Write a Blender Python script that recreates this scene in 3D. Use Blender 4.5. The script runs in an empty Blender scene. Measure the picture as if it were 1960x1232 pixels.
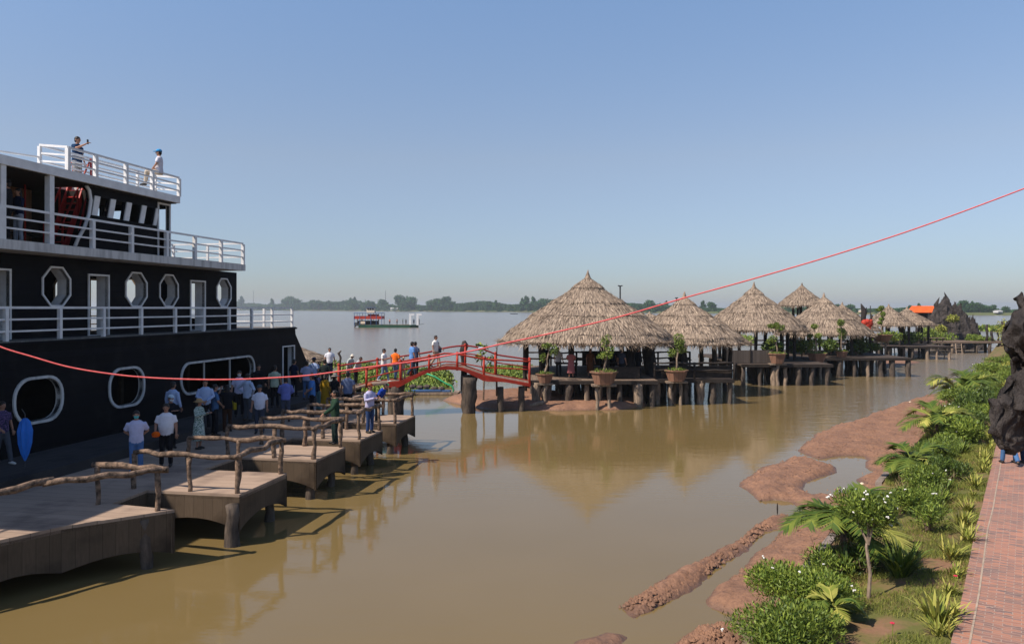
import bpy, bmesh, math, random
import numpy as np
from mathutils import Vector, Matrix, noise
from mathutils.geometry import tessellate_polygon
random.seed(7); rng = np.random.default_rng(7)
R = math.radians
S = bpy.context.scene
COL = S.collection

# ------------------------------------------------------------------ camera, sky, sun, exposure
F, H, HY = 1470.0, 5.4, 590.0          # focal length in photo pixels, eye height, horizon row
cam_d = bpy.data.cameras.new('camera'); cam = bpy.data.objects.new('camera', cam_d); COL.objects.link(cam)
cam.location = (0, 0, H); cam.rotation_euler = (R(90), 0, 0)
cam_d.sensor_width = 36; cam_d.lens = 36 * F / 1960
cam_d.shift_y = -(616 - HY) / 1960
cam_d.clip_start = 0.05; cam_d.clip_end = 9000
S.camera = cam
W = bpy.data.worlds.new('World'); S.world = W; W.use_nodes = True
SUN_EL, SUN_AZ = 49.0, 28.0            # azimuth: degrees from the left (-X) towards the viewer (-Y)
to_sun = Vector((-math.cos(R(SUN_EL)) * math.cos(R(SUN_AZ)), -math.cos(R(SUN_EL)) * math.sin(R(SUN_AZ)), math.sin(R(SUN_EL))))
nt = W.node_tree; bg = nt.nodes['Background']
sky = nt.nodes.new('ShaderNodeTexSky'); sky.sky_type = 'NISHITA'; sky.sun_disc = False
sky.sun_elevation = R(SUN_EL); sky.sun_rotation = math.atan2(to_sun.x, to_sun.y)
sky.air_density = 1.0; sky.dust_density = .5; sky.ozone_density = 2.0; sky.altitude = 0
gv_ = nt.nodes.new('ShaderNodeTexCoord'); sv_ = nt.nodes.new('ShaderNodeSeparateXYZ'); nt.links.new(gv_.outputs['Generated'], sv_.inputs[0])
cr_ = nt.nodes.new('ShaderNodeValToRGB'); nt.links.new(sv_.outputs[2], cr_.inputs[0])      # sky tint: duller towards the horizon, unseen zenith dimmed to cut fill light
cr_.color_ramp.elements[0].position = 0; cr_.color_ramp.elements[0].color = (.50, .53, .66, 1)
cr_.color_ramp.elements[1].position = 1; cr_.color_ramp.elements[1].color = (.7, .75, .85, 1)
for p_, c_ in ((.045, (.54, .58, .71, 1)), (.19, (.90, .79, .77, 1)), (.37, (1.02, 1.02, 1.04, 1))):
    e_ = cr_.color_ramp.elements.new(p_); e_.color = c_
mx_ = nt.nodes.new('ShaderNodeMix'); mx_.data_type = 'RGBA'; mx_.blend_type = 'MULTIPLY'; mx_.inputs[0].default_value = 1
nt.links.new(sky.outputs[0], mx_.inputs[6]); nt.links.new(cr_.outputs[0], mx_.inputs[7]); nt.links.new(mx_.outputs[2], bg.inputs[0]); bg.inputs[1].default_value = 0.125
sl = bpy.data.lights.new('sun', 'SUN'); sl.energy = 5.0; sl.angle = R(0.55); sl.color = (1.0, 0.87, 0.74)
so = bpy.data.objects.new('sun', sl); COL.objects.link(so)
so.rotation_euler = (-to_sun).to_track_quat('-Z', 'Y').to_euler()
S.view_settings.view_transform = 'Standard'; S.view_settings.look = 'None'
S.view_settings.exposure = 0.3; S.view_settings.gamma = 1
S.render.engine = 'CYCLES'
S.cycles.use_denoising = True
S.cycles.max_bounces = 6; S.cycles.diffuse_bounces = 2; S.cycles.glossy_bounces = 3
S.cycles.volume_bounces = 0; S.cycles.transparent_max_bounces = 8

def G(px, py, z=0.0):
    Y = F * (H - z) / (py - HY)
    return Vector((Y * (px - 980) / F, Y, z))
def P(px, py, Y):
    return Vector((Y * (px - 980) / F, Y, H - Y * (py - HY) / F))

# ------------------------------------------------------------------ materials
def nodes(name):
    m = bpy.data.materials.new(name); m.use_nodes = True
    t = m.node_tree; b = t.nodes['Principled BSDF']
    return m, t, b
def c4(c): return (c[0], c[1], c[2], 1)
def mixc(t, fac, a, b, mode='MIX'):
    n = t.nodes.new('ShaderNodeMix'); n.data_type = 'RGBA'; n.blend_type = mode
    for s, v in ((n.inputs[0], fac), (n.inputs[6], a), (n.inputs[7], b)):
        if hasattr(v, 'is_linked'): t.links.new(v, s)
        elif isinstance(v, (tuple, list)): s.default_value = c4(v)
        else: s.default_value = v
    return n.outputs[2]
def math_n(t, op, a, b=None, clamp=False):
    n = t.nodes.new('ShaderNodeMath'); n.operation = op; n.use_clamp = clamp
    for s, v in zip(n.inputs, (a, b)):
        if v is None: continue
        if hasattr(v, 'is_linked'): t.links.new(v, s)
        else: s.default_value = v
    return n.outputs[0]
def coords(t, scale=(1, 1, 1)):
    tc = t.nodes.new('ShaderNodeTexCoord'); mp = t.nodes.new('ShaderNodeMapping')
    t.links.new(tc.outputs['Object'], mp.inputs[0]); mp.inputs['Scale'].default_value = scale
    return mp.outputs[0]
def noise_n(t, vec, scale, detail=4, rough=.6):
    n = t.nodes.new('ShaderNodeTexNoise'); n.inputs['Scale'].default_value = scale
    n.inputs['Detail'].default_value = detail; n.inputs['Roughness'].default_value = rough
    t.links.new(vec, n.inputs['Vector']); return n.outputs[0]
def ramp(t, v, a, b):
    n = t.nodes.new('ShaderNodeMapRange'); n.inputs[1].default_value = a; n.inputs[2].default_value = b
    t.links.new(v, n.inputs[0]); return n.outputs[0]
def add_bump(t, b, h, strength, dist=.02):
    n = t.nodes.new('ShaderNodeBump'); n.inputs['Strength'].default_value = strength; n.inputs['Distance'].default_value = dist
    t.links.new(h, n.inputs['Height']); t.links.new(n.outputs[0], b.inputs['Normal'])
def mat(name, c1, c2=None, rough=.8, scale=4, bump=.3, stretch=(1, 1, 1), island=False, spec=.3, dist=.02, c3=None, lo=.35, hi=.65):
    m, t, b = nodes(name)
    c2 = c2 or tuple(x * .7 for x in c1)
    v = coords(t, stretch); n = noise_n(t, v, scale)
    col = mixc(t, ramp(t, n, lo, hi), c1, c2)
    if island:
        g = t.nodes.new('ShaderNodeNewGeometry')
        col = mixc(t, g.outputs['Random Per Island'], col, c3 or tuple(x * 1.6 for x in c1))
        col = mixc(t, math_n(t, 'MULTIPLY', math_n(t, 'FRACT', math_n(t, 'MULTIPLY', g.outputs['Random Per Island'], 7.31)), .55), col, c2)
    t.links.new(col, b.inputs['Base Color'])
    b.inputs['Roughness'].default_value = rough; b.inputs['Specular IOR Level'].default_value = spec
    if bump: add_bump(t, b, noise_n(t, v, scale * 3), bump, dist)
    return m
def planks(name, c1, c2, axis=0, width=.2, groove=.06, rough=.8, stain=None, spec=.2):
    m, t, b = nodes(name)
    v = coords(t); sp = t.nodes.new('ShaderNodeSeparateXYZ'); t.links.new(v, sp.inputs[0])
    u = math_n(t, 'DIVIDE', sp.outputs[axis], width)
    fr = math_n(t, 'FRACT', u); fl = math_n(t, 'FLOOR', u)
    wn = t.nodes.new('ShaderNodeTexWhiteNoise'); wn.noise_dimensions = '1D'; t.links.new(fl, wn.inputs['W'])
    st = [3.0, 3.0, 3.0]; st[axis] = 25.0
    n = noise_n(t, coords(t, tuple(st)), 1.0, 5)
    col = mixc(t, n, c1, c2)
    col = mixc(t, math_n(t, 'MULTIPLY', wn.outputs[0], .5), col, tuple(x * .55 for x in c1))
    if stain: col = mixc(t, ramp(t, noise_n(t, v, .8), .5, .7), col, stain)
    g = math_n(t, 'LESS_THAN', fr, groove)
    col = mixc(t, math_n(t, 'MULTIPLY', g, .75), col, tuple(x * .2 for x in c1))
    t.links.new(col, b.inputs['Base Color']); b.inputs['Roughness'].default_value = rough; b.inputs['Specular IOR Level'].default_value = spec
    add_bump(t, b, math_n(t, 'SUBTRACT', math_n(t, 'MULTIPLY', n, .3), g), .5, .015)
    return m
MT = {}
MT['white'] = mat('white paint', (.74, .75, .75), (.6, .61, .62), .55, 3, .15)
MT['white_dirty'] = mat('streaked white paint', (.55, .55, .54), (.24, .24, .24), .7, 2.2, .2, (1.6, 1.6, .25), lo=.45, hi=.75)
MT['hull'] = planks('black painted planks', (.0025, .003, .005), (.007, .008, .013), 2, .22, .07, .7, (.012, .012, .014), spec=.08)
MT['deckgrey'] = planks('grey deck boards', (.16, .15, .14), (.22, .21, .19), 0, .16)
MT['brownwall'] = planks('brown board wall', (.26, .14, .085), (.36, .21, .13), 0, .14)
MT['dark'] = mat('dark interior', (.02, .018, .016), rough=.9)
MT['redpaint'] = mat('red paint', (.34, .025, .02), (.24, .016, .013), .6, 3, .2)
MT['redstair'] = mat('dark red paint', (.46, .03, .03), (.34, .022, .022), .5, 3, .1)
MT['orangered'] = mat('orange red paint', (.44, .04, .018), (.28, .024, .012), .6, 2.5, .25)
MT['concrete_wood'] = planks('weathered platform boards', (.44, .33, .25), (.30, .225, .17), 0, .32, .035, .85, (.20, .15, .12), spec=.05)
MT['walkway'] = planks('walkway boards darkened for shade', (.075, .07, .07), (.04, .038, .04), 1, .3, .035, .85, (.03, .03, .032), spec=.08)  # grey boards, colour set darker to carry the shade beside the ship
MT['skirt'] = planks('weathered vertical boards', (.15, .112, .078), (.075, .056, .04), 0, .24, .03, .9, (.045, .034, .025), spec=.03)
MT['bark'] = mat('bark', (.27, .185, .13), (.05, .037, .028), .9, 9, 1.0, (1, 1, 1), dist=.03)
MT['pile'] = mat('wet timber pile', (.12, .095, .075), (.045, .036, .03), .85, 5, .8, (1.5, 1.5, .4), dist=.03)
MT['palepile'] = mat('pale driftwood', (.34, .26, .19), (.13, .10, .075), .85, 5, .8, (1.5, 1.5, .4), dist=.03)
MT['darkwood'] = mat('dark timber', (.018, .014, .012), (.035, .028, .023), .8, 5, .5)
MT['bridgedeck'] = planks('bridge deck boards', (.27, .2, .15), (.19, .145, .11), 0, .2)
MT['pierdeck'] = planks('pier boards', (.25, .18, .13), (.13, .1, .078), 0, .22)
MT['darkdeck'] = planks('dark pier boards', (.10, .075, .058), (.055, .043, .035), 0, .22)
MT['fence'] = planks('dark fence boards', (.085, .07, .062), (.13, .11, .095), 0, .12, .12)
MT['thatch_under'] = mat('thatch underlayer', (.12, .092, .07), (.07, .055, .042), .95, 10, .6, (3, 3, 1))
MT['thatch'] = mat('dry palm thatch', (.32, .25, .185), (.13, .10, .08), .9, .7, 0, island=True, c3=(.56, .45, .34), spec=.08)
MT['mud'] = None
MT['leaf'] = mat('green leaves', (.07, .13, .014), (.022, .05, .007), .6, 2, 0, island=True, c3=(.24, .31, .04), spec=.4)
MT['leaf2'] = mat('bright green leaves', (.10, .17, .016), (.04, .085, .010), .6, 2, 0, island=True, c3=(.25, .31, .04), spec=.4)
MT['leafdark'] = mat('dark green leaves', (.045, .09, .014), (.016, .038, .008), .55, 2, 0, island=True, c3=(.13, .19, .025), spec=.4)
MT['yellowleaf'] = mat('yellow green leaves', (.23, .25, .04), (.10, .15, .02), .6, 2, 0, island=True, c3=(.44, .40, .10), spec=.2)
MT['palmleaf'] = mat('palm leaflets', (.065, .125, .018), (.025, .06, .01), .6, 2, 0, island=True, c3=(.17, .20, .03), spec=.2)
MT['drygrass'] = mat('dry twigs and straw', (.26, .19, .10), (.14, .10, .055), .9, 2, 0, island=True, c3=(.36, .27, .16))
MT['grass'] = mat('grass blades', (.13, .16, .025), (.06, .10, .016), .7, 1, 0, island=True, c3=(.30, .29, .07), spec=.2)
MT['blossom'] = mat('white blossoms', (.8, .8, .76), (.7, .7, .66), .6, 3, 0)
MT['redblossom'] = mat('red blossoms', (.6, .04, .08), (.4, .02, .05), .6, 3, 0)
MT['fartree'] = mat('distant foliage', (.045, .10, .035), (.024, .06, .026), .9, .05, 0, island=True, c3=(.07, .14, .045), spec=.02)
MT['terracotta'] = planks('planter boards', (.27, .15, .10), (.2, .11, .075), 0, .22)
MT['roof_orange'] = mat('orange tin roof', (.75, .14, .03), (.65, .11, .025), .5, 2, .1)
MT['rock'] = mat('dark jagged rock', (.07, .06, .055), (.02, .017, .016), .95, 1.2, 1.0, dist=.3)
MT['drift'] = mat('charred driftwood', (.045, .036, .032), (.010, .008, .008), .75, 5, 1.0, (1, 1, .5), dist=.06, spec=.4)
MT['rope'] = mat('red rope', (.82, .17, .16), (.66, .10, .11), .6, 60, .5, dist=.003)
MT['skin'] = mat('skin', (.36, .19, .125), (.32, .165, .11), .6, 5, 0)
MT['hair'] = mat('black hair', (.012, .01, .01), (.02, .016, .014), .5, 20, 0)
MT['shoe'] = mat('dark shoe', (.03, .027, .025), rough=.6, bump=0)
MT['whiteshoe'] = mat('white shoe', (.7, .7, .68), rough=.6, bump=0)
MT['green_hull'] = mat('green hull paint', (.018, .085, .04), (.012, .05, .03), .6, 1, .1)
MT['blue'] = mat('blue paint', (.05, .12, .28), (.04, .09, .2), .6, 1, .1)
MT['umbrella'] = mat('blue umbrella cloth', (.02, .17, .62), (.015, .13, .5), .6, 3, .1)
MT['cream'] = mat('cream paint', (.72, .6, .44), (.6, .48, .35), .6, 1, .1)
MT['hose'] = mat('green hose', (.03, .35, .16), (.02, .28, .12), .4, 1, 0)
MT['metal'] = mat('dark painted metal', (.06, .065, .07), rough=.5, bump=0)
MT['screen'] = mat('phone case', (.02, .02, .022), rough=.2, bump=0)
_cl = {}
def cloth(c, pattern=None):
    k = (c, pattern)
    if k not in _cl:
        if pattern: _cl[k] = mat('patterned cloth', c, pattern, .9, 28, 0, lo=.47, hi=.53)
        else: _cl[k] = mat('cloth', c, tuple(x * .82 for x in c), .9, 7, .3, spec=.1, dist=.01)
    return _cl[k]

# ------------------------------------------------------------------ mesh helpers
class MB:
    def __init__(s): s.v = []; s.f = []; s.m = []
    def add(s, vs, fs, mi=0):
        o = len(s.v); s.v += [tuple(p) for p in vs]
        s.f += [tuple(i + o for i in f) for f in fs]; s.m += [mi] * len(fs); return s
    def box(s, c, d, rz=0, mi=0, tilt=None):
        hx, hy, hz = d[0] / 2, d[1] / 2, d[2] / 2
        M_ = Matrix.Rotation(rz, 3, 'Z')
        if tilt is not None: M_ = M_ @ tilt
        vs = [M_ @ Vector((x * hx, y * hy, z * hz)) + Vector(c) for x in (-1, 1) for y in (-1, 1) for z in (-1, 1)]
        return s.add(vs, [(0, 1, 3, 2), (4, 6, 7, 5), (0, 4, 5, 1), (2, 3, 7, 6), (0, 2, 6, 4), (1, 5, 7, 3)], mi)
    def beam(s, a, b, w, h, mi=0):
        a, b = Vector(a), Vector(b); d = b - a; L = d.length
        if L < 1e-6: return s
        x = d / L; up = Vector((0, 0, 1)) if abs(x.z) < .95 else Vector((0, 1, 0))
        y = up.cross(x).normalized(); z = x.cross(y)
        vs = [p + y * (sy * w / 2) + z * (sz * h / 2) for p in (a, b) for sy in (-1, 1) for sz in (-1, 1)]
        return s.add(vs, [(0, 1, 3, 2), (4, 6, 7, 5), (0, 4, 5, 1), (2, 3, 7, 6), (0, 2, 6, 4), (1, 5, 7, 3)], mi)
    def tube(s, pts, rad, n=8, mi=0, ell=None, jit=0):
        pts = [Vector(p) for p in pts]; k = len(pts)
        if not isinstance(rad, (list, tuple)): rad = [rad] * k
        vs = []; prev = None
        for i, p in enumerate(pts):
            d = (pts[min(i + 1, k - 1)] - pts[max(i - 1, 0)]).normalized()
            if prev is None:
                a = Vector((1, 0, 0)) if abs(d.x) < .9 else Vector((0, 1, 0))
                x = (a - d * a.dot(d)).normalized()
            else: x = (prev - d * prev.dot(d)).normalized()
            prev = x; y = d.cross(x)
            for j in range(n):
                an = 2 * math.pi * j / n; r = rad[i] * (1 + (random.uniform(-jit, jit) if jit else 0))
                e = ell[i] if ell else 1
                vs.append(p + x * (math.cos(an) * r) + y * (math.sin(an) * r * e))
        fs = [(i * n + j, i * n + (j + 1) % n, (i + 1) * n + (j + 1) % n, (i + 1) * n + j) for i in range(k - 1) for j in range(n)]
        fs += [tuple(range(n))[::-1], tuple((k - 1) * n + j for j in range(n))]
        return s.add(vs, fs, mi)
    def rings(s, rs, n=14, mi=0):           # rs: (x, y, z, rx, ry)
        vs = []
        for (x, y, z, rx, ry) in rs:
            for j in range(n):
                a = 2 * math.pi * j / n; vs.append((x + rx * math.cos(a), y + ry * math.sin(a), z))
        k = len(rs)
        fs = [(i * n + j, i * n + (j + 1) % n, (i + 1) * n + (j + 1) % n, (i + 1) * n + j) for i in range(k - 1) for j in range(n)]
        fs += [tuple(range(n))[::-1], tuple((k - 1) * n + j for j in range(n))]
        return s.add(vs, fs, mi)
    def ball(s, c, r, n=10, m=7, mi=0):
        if not isinstance(r, (tuple, list)): r = (r, r, r)
        rs = []
        for i in range(m):
            a = -math.pi / 2 + math.pi * (i + .5) / m * 1.0
            rs.append((c[0], c[1], c[2] + r[2] * math.sin(a), r[0] * math.cos(a), r[1] * math.cos(a)))
        return s.rings(rs, n, mi)
    def prism(s, poly, z0, z1, mi=0, holes=()):
        loops = [list(poly)] + [list(h) for h in holes]
        tr = tessellate_polygon([[Vector((p[0], p[1], 0)) for p in l] for l in loops])
        flat = [p for l in loops for p in l]; n = len(flat)
        zf = (lambda z, p: z(p) if callable(z) else z)
        vs = [(p[0], p[1], zf(z0, p)) for p in flat] + [(p[0], p[1], zf(z1, p)) for p in flat]
        fs = [tuple(t) for t in tr] + [tuple(i + n for i in t) for t in tr]
        o = 0
        for l in loops:
            k = len(l); fs += [(o + i, o + (i + 1) % k, n + o + (i + 1) % k, n + o + i) for i in range(k)]; o += k
        return s.add(vs, fs, mi)
    def wall(s, outer, holes, f, th, mi=0):
        t = MB().prism(outer, 0, th, 0, holes)
        return s.add([f(*v) for v in t.v], t.f, mi)
    def frame(s, out, inn, f, w0, w1, mi=0):
        n = len(out); vs = [f(p[0], p[1], w) for w in (w0, w1) for l in (out, inn) for p in l]
        fs = []
        for i in range(n):
            j = (i + 1) % n
            fs += [(i, j, n + j, n + i), (2 * n + i, 2 * n + j, 3 * n + j, 3 * n + i), (i, j, 2 * n + j, 2 * n + i), (n + i, n + j, 3 * n + j, 3 * n + i)]
        return s.add(vs, fs, mi)
    def build(s, name, mats, parent=None, loc=None, smooth=False, fix=True, origin=None):
        if not isinstance(mats, (list, tuple)): mats = [mats]
        vs = s.v
        if origin is not None: vs = [(v[0] - origin[0], v[1] - origin[1], v[2] - origin[2]) for v in vs]
        me = bpy.data.meshes.new(name); me.from_pydata(vs, [], s.f)
        for m_ in mats: me.materials.append(m_)
        if len(mats) > 1: me.polygons.foreach_set('material_index', s.m)
        if fix:
            bm = bmesh.new(); bm.from_mesh(me); bmesh.ops.recalc_face_normals(bm, faces=bm.faces); bm.to_mesh(me); bm.free()
        if smooth: me.polygons.foreach_set('use_smooth', [True] * len(me.polygons))
        me.update()
        return link(name, me, parent, loc)
def link(name, me, parent=None, loc=None):
    o = bpy.data.objects.new(name, me); COL.objects.link(o)
    if parent is not None: o.parent = parent
    if loc is not None: o.location = loc
    return o
def npmesh(name, V, Fq, mats, parent=None, mi=None, loc=None, smooth=False):
    me = bpy.data.meshes.new(name)
    V = np.asarray(V, dtype=np.float32); Fq = np.asarray(Fq, dtype=np.int32); k = Fq.shape[1]
    me.vertices.add(len(V)); me.vertices.foreach_set('co', V.ravel())
    me.loops.add(Fq.size); me.loops.foreach_set('vertex_index', Fq.ravel())
    me.polygons.add(len(Fq)); me.polygons.foreach_set('loop_start', np.arange(0, Fq.size, k, dtype=np.int32))
    me.polygons.foreach_set('loop_total', np.full(len(Fq), k, dtype=np.int32))
    if not isinstance(mats, (list, tuple)): mats = [mats]
    for m_ in mats: me.materials.append(m_)
    if mi is not None: me.polygons.foreach_set('material_index', np.asarray(mi, dtype=np.int32))
    if smooth: me.polygons.foreach_set('use_smooth', np.ones(len(Fq), dtype=bool))
    me.update(calc_edges=True); me.validate()
    return link(name, me, parent, loc)
def tag(o, label=None, cat=None, group=None, kind=None):
    if label: o['label'] = label
    if cat: o['category'] = cat
    if group: o['group'] = group
    if kind: o['kind'] = kind
    return o
def thing(name, label, cat, loc=(0, 0, 0), rz=0, group=None):
    o = bpy.data.objects.new(name, None); COL.objects.link(o); o.empty_display_size = .2
    o.location = loc; o.rotation_euler = (0, 0, rz)
    return tag(o, label, cat, group)
def leaf_quads(C, D, Nn, L, Wd):
    """arrays: centres, long directions, normals, lengths, widths -> verts, quads (pointed leaves)"""
    D = D / np.linalg.norm(D, axis=1, keepdims=True)
    T = np.cross(D, Nn); T /= (np.linalg.norm(T, axis=1, keepdims=True) + 1e-9)
    L = L[:, None]; Wd = Wd[:, None]
    a = C - D * L / 2; c = C + D * L / 2
    b = C + T * Wd / 2; d = C - T * Wd / 2
    V = np.stack([a, b, c, d], 1).reshape(-1, 3)
    return V, np.arange(len(V)).reshape(-1, 4)
def rdir(n):
    v = rng.normal(size=(n, 3)); return v / np.linalg.norm(v, axis=1, keepdims=True)
def cat_meshes(ms):
    Vs, Fs, o = [], [], 0
    for V, Q in ms: Vs.append(V); Fs.append(Q + o); o += len(V)
    return np.concatenate(Vs), np.concatenate(Fs)
def remesh(mb, voxel, name, mats, parent, extra=None, warp=None):
    """one continuous surface grown over the overlapping volumes in mb"""
    me = bpy.data.meshes.new('t'); me.from_pydata(mb.v, [], mb.f)
    bm = bmesh.new(); bm.from_mesh(me); bmesh.ops.recalc_face_normals(bm, faces=bm.faces); bm.to_mesh(me); bm.free()
    t = bpy.data.objects.new('t', me); COL.objects.link(t)
    md = t.modifiers.new('r', 'REMESH'); md.mode = 'VOXEL'; md.voxel_size = voxel; md.use_smooth_shade = True
    sm = t.modifiers.new('s', 'SMOOTH'); sm.iterations = 2; sm.factor = .5
    dg = bpy.context.evaluated_depsgraph_get()
    ev = t.evaluated_get(dg); new = bpy.data.meshes.new_from_object(ev)
    bpy.data.objects.remove(t); bpy.data.meshes.remove(me)
    if warp:
        for v in new.vertices: v.co = warp(v.co)
    new.materials.clear()
    for m_ in (mats if isinstance(mats, (list, tuple)) else [mats]): new.materials.append(m_)
    if extra:
        bm = bmesh.new(); bm.from_mesh(new)
        vs = [bm.verts.new(v) for v in extra.v]
        for f, mi in zip(extra.f, extra.m):
            try:
                fc = bm.faces.new([vs[i] for i in f]); fc.material_index = mi; fc.smooth = True
            except ValueError: pass
        bm.to_mesh(new); bm.free()
    new.name = name
    return link(name, new, parent)
# ------------------------------------------------------------------ setting: water, far land, mud, garden, path
def sheet(name, pts, z, m):
    mb = MB().add([(x, y, z) for x, y in pts], [tuple(range(len(pts)))])
    o = mb.build(name, m, fix=False); return tag(o, kind='structure')
mw, t, b = nodes('silty river water')
g = t.nodes.new('ShaderNodeNewGeometry'); sp = t.nodes.new('ShaderNodeSeparateXYZ'); t.links.new(g.outputs['Position'], sp.inputs[0])
n1 = noise_n(t, g.outputs['Position'], .12, 3)
colr = mixc(t, ramp(t, n1, .35, .65), (.162, .116, .045), (.176, .127, .053))
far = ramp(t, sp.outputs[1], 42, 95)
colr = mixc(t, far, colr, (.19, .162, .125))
t.links.new(colr, b.inputs['Base Color']); b.inputs['IOR'].default_value = 1.33
b.inputs['Specular IOR Level'].default_value = .5
rr = t.nodes.new('ShaderNodeMapRange'); rr.inputs[1].default_value = 25; rr.inputs[2].default_value = 90; rr.inputs[3].default_value = .06; rr.inputs[4].default_value = .16
t.links.new(sp.outputs[1], rr.inputs[0]); t.links.new(rr.outputs[0], b.inputs['Roughness'])
mp = t.nodes.new('ShaderNodeMapping'); t.links.new(g.outputs['Position'], mp.inputs[0]); mp.inputs['Scale'].default_value = (.55, 1.3, 1)
w1 = noise_n(t, mp.outputs[0], 1.6, 4, .6)
wx = ramp(t, sp.outputs[0], 4, 16)
wst = math_n(t, 'ADD', .02, math_n(t, 'MULTIPLY', far, .55))
rip = math_n(t, 'MULTIPLY', math_n(t, 'MULTIPLY', wx, ramp(t, sp.outputs[1], 30, 50)), .3)
wst = math_n(t, 'ADD', wst, rip)
bp = t.nodes.new('ShaderNodeBump'); bp.inputs['Distance'].default_value = .25
t.links.new(w1, bp.inputs['Height']); t.links.new(wst, bp.inputs['Strength']); t.links.new(bp.outputs[0], b.inputs['Normal'])
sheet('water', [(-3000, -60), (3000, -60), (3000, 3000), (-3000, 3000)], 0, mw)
sheet('ground', [(-4000, -80), (4000, -80), (4000, 6000), (-4000, 6000)], -2.5, mat('river bed', (.12, .09, .06)))
# far bank: a straight shore that comes nearer towards the right
def bank_Y(px): return F * H / max(3.3, 5.0 + (px - 700) * 8.2 / 1200)
shore = [((px - 980) / F * bank_Y(px), bank_Y(px)) for px in (-300, 100, 454, 600, 800, 1000, 1200, 1400, 1600, 1800, 1950, 2100, 2500)]
mb = MB()
k = len(shore); vs = [(x, y, -.2) for x, y in shore] + [(x * 1.012, y * 1.012, 2.0) for x, y in shore] + [(x * 2.2, y * 2.2 + 400, 2.5) for x, y in shore]
mb.add(vs, [(i, i + 1, k + i + 1, k + i) for i in range(k - 1)] + [(k + i, k + i + 1, 2 * k + i + 1, 2 * k + i) for i in range(k - 1)])
tag(mb.build('far_bank', mat('far bank grass', (.07, .10, .03), (.12, .12, .05), scale=.03), fix=False), kind='structure')

# mud flats as height fields over outlines seen in the photo
def sdist(X, Y, poly):
    p = np.array(poly); q = np.roll(p, -1, 0); d = np.full(X.shape, 1e9); ins = np.zeros(X.shape, bool)
    for (ax, ay), (bx, by) in zip(p, q):
        ex, ey = bx - ax, by - ay; l2 = ex * ex + ey * ey + 1e-12
        tt = np.clip(((X - ax) * ex + (Y - ay) * ey) / l2, 0, 1)
        d = np.minimum(d, np.hypot(X - ax - tt * ex, Y - ay - tt * ey))
        c = ((ay > Y) != (by > Y)) & (X < (bx - ax) * (Y - ay) / (by - ay + 1e-12) + ax); ins ^= c
    return np.where(ins, d, -d)
def G2(l, z=0.02): return [tuple(G(x, y, z)[:2]) for x, y in l]
mm, t, b = nodes('wet red mud')
v = coords(t); na = noise_n(t, v, 1.1, 5); nb = noise_n(t, v, 14, 6, .7)
cc = mixc(t, ramp(t, na, .35, .65), (.29, .155, .09), (.20, .107, .064))
cc = mixc(t, ramp(t, nb, .45, .75), cc, (.12, .062, .04))
gg = t.nodes.new('ShaderNodeNewGeometry'); s2 = t.nodes.new('ShaderNodeSeparateXYZ'); t.links.new(gg.outputs['Position'], s2.inputs[0])
wet = ramp(t, s2.outputs[2], .10, .0)
cc = mixc(t, math_n(t, 'MULTIPLY', wet, .7), cc, (.10, .06, .038))
t.links.new(cc, b.inputs['Base Color'])
rg = t.nodes.new('ShaderNodeMapRange'); rg.inputs[1].default_value = .0; rg.inputs[2].default_value = .09; rg.inputs[3].default_value = .35; rg.inputs[4].default_value = .8
t.links.new(s2.outputs[2], rg.inputs[0]); t.links.new(rg.outputs[0], b.inputs['Roughness'])
vo = t.nodes.new('ShaderNodeTexVoronoi'); vo.inputs['Scale'].default_value = 7; t.links.new(v, vo.inputs['Vector'])
add_bump(t, b, math_n(t, 'ADD', nb, math_n(t, 'MULTIPLY', vo.outputs[0], .6)), .8, .04)
MT['mud'] = mm
def mudfield(name, polys, holes, org, du, dv, nu, nv, res, hmax, rough=.05, kind='structure'):
    U, V_ = np.meshgrid(np.arange(nu) * res, np.arange(nv) * res)
    X = org[0] + U * du[0] + V_ * dv[0]; Y = org[1] + U * du[1] + V_ * dv[1]
    # wobble the outlines a little
    wob = np.sin(X * 2.1 + Y * 1.3) * .07 + np.sin(X * 5.3 - Y * 3.1) * .04 + np.sin(X * 11.3 + Y * 9.1) * .02
    h = np.full(X.shape, -9.0)
    for pl, hm in polys:
        sd = sdist(X, Y, pl) + wob
        for hl in holes: sd = np.minimum(sd, -(sdist(X, Y, hl) + wob * .5))
        h = np.maximum(h, np.where(sd > 0, hm * (1 - np.exp(-sd / .32)), sd * .5))
    nz = np.empty(X.shape)
    for i in range(X.shape[0]):
        for j in range(X.shape[1]):
            q = Vector((X[i, j] * 1.0, Y[i, j] * 1.0, 0))
            nz[i, j] = noise.noise(q * .9) * .5 + noise.noise(q * 3.1) * .5 + noise.noise(q * 8.3) * .6
    Z = h + nz * rough * np.clip(h * 12, .0, 1.3)
    Z = np.clip(Z, -.6, 2)
    V = np.stack([X, Y, Z], 2).reshape(-1, 3)
    I = np.arange(nu * nv).reshape(nv, nu)
    Q = np.stack([I[:-1, :-1], I[:-1, 1:], I[1:, 1:], I[1:, :-1]], 2).reshape(-1, 4)
    keep = Z.reshape(-1)[Q].max(1) > -.5
    return tag(npmesh(name, V, Q[keep], mm, smooth=True), kind=kind)
gd = Vector((.557, .83, 0)); gn = Vector((-.83, .557, 0)); gb = Vector((5.56, 9.72, 0))
gd.normalize(); gn = Vector((-gd.y, gd.x, 0))
def GP(v, u, z=0.0): p = gb + gd * v + gn * u; return Vector((p.x, p.y, z))
def gv(px, u):                                   # distance along the bank of what stands at this bearing
    k = (px - 980) / F; q = gb + gn * u
    return (q.y * k - q.x) / (gd.x - gd.y * k)
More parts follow.
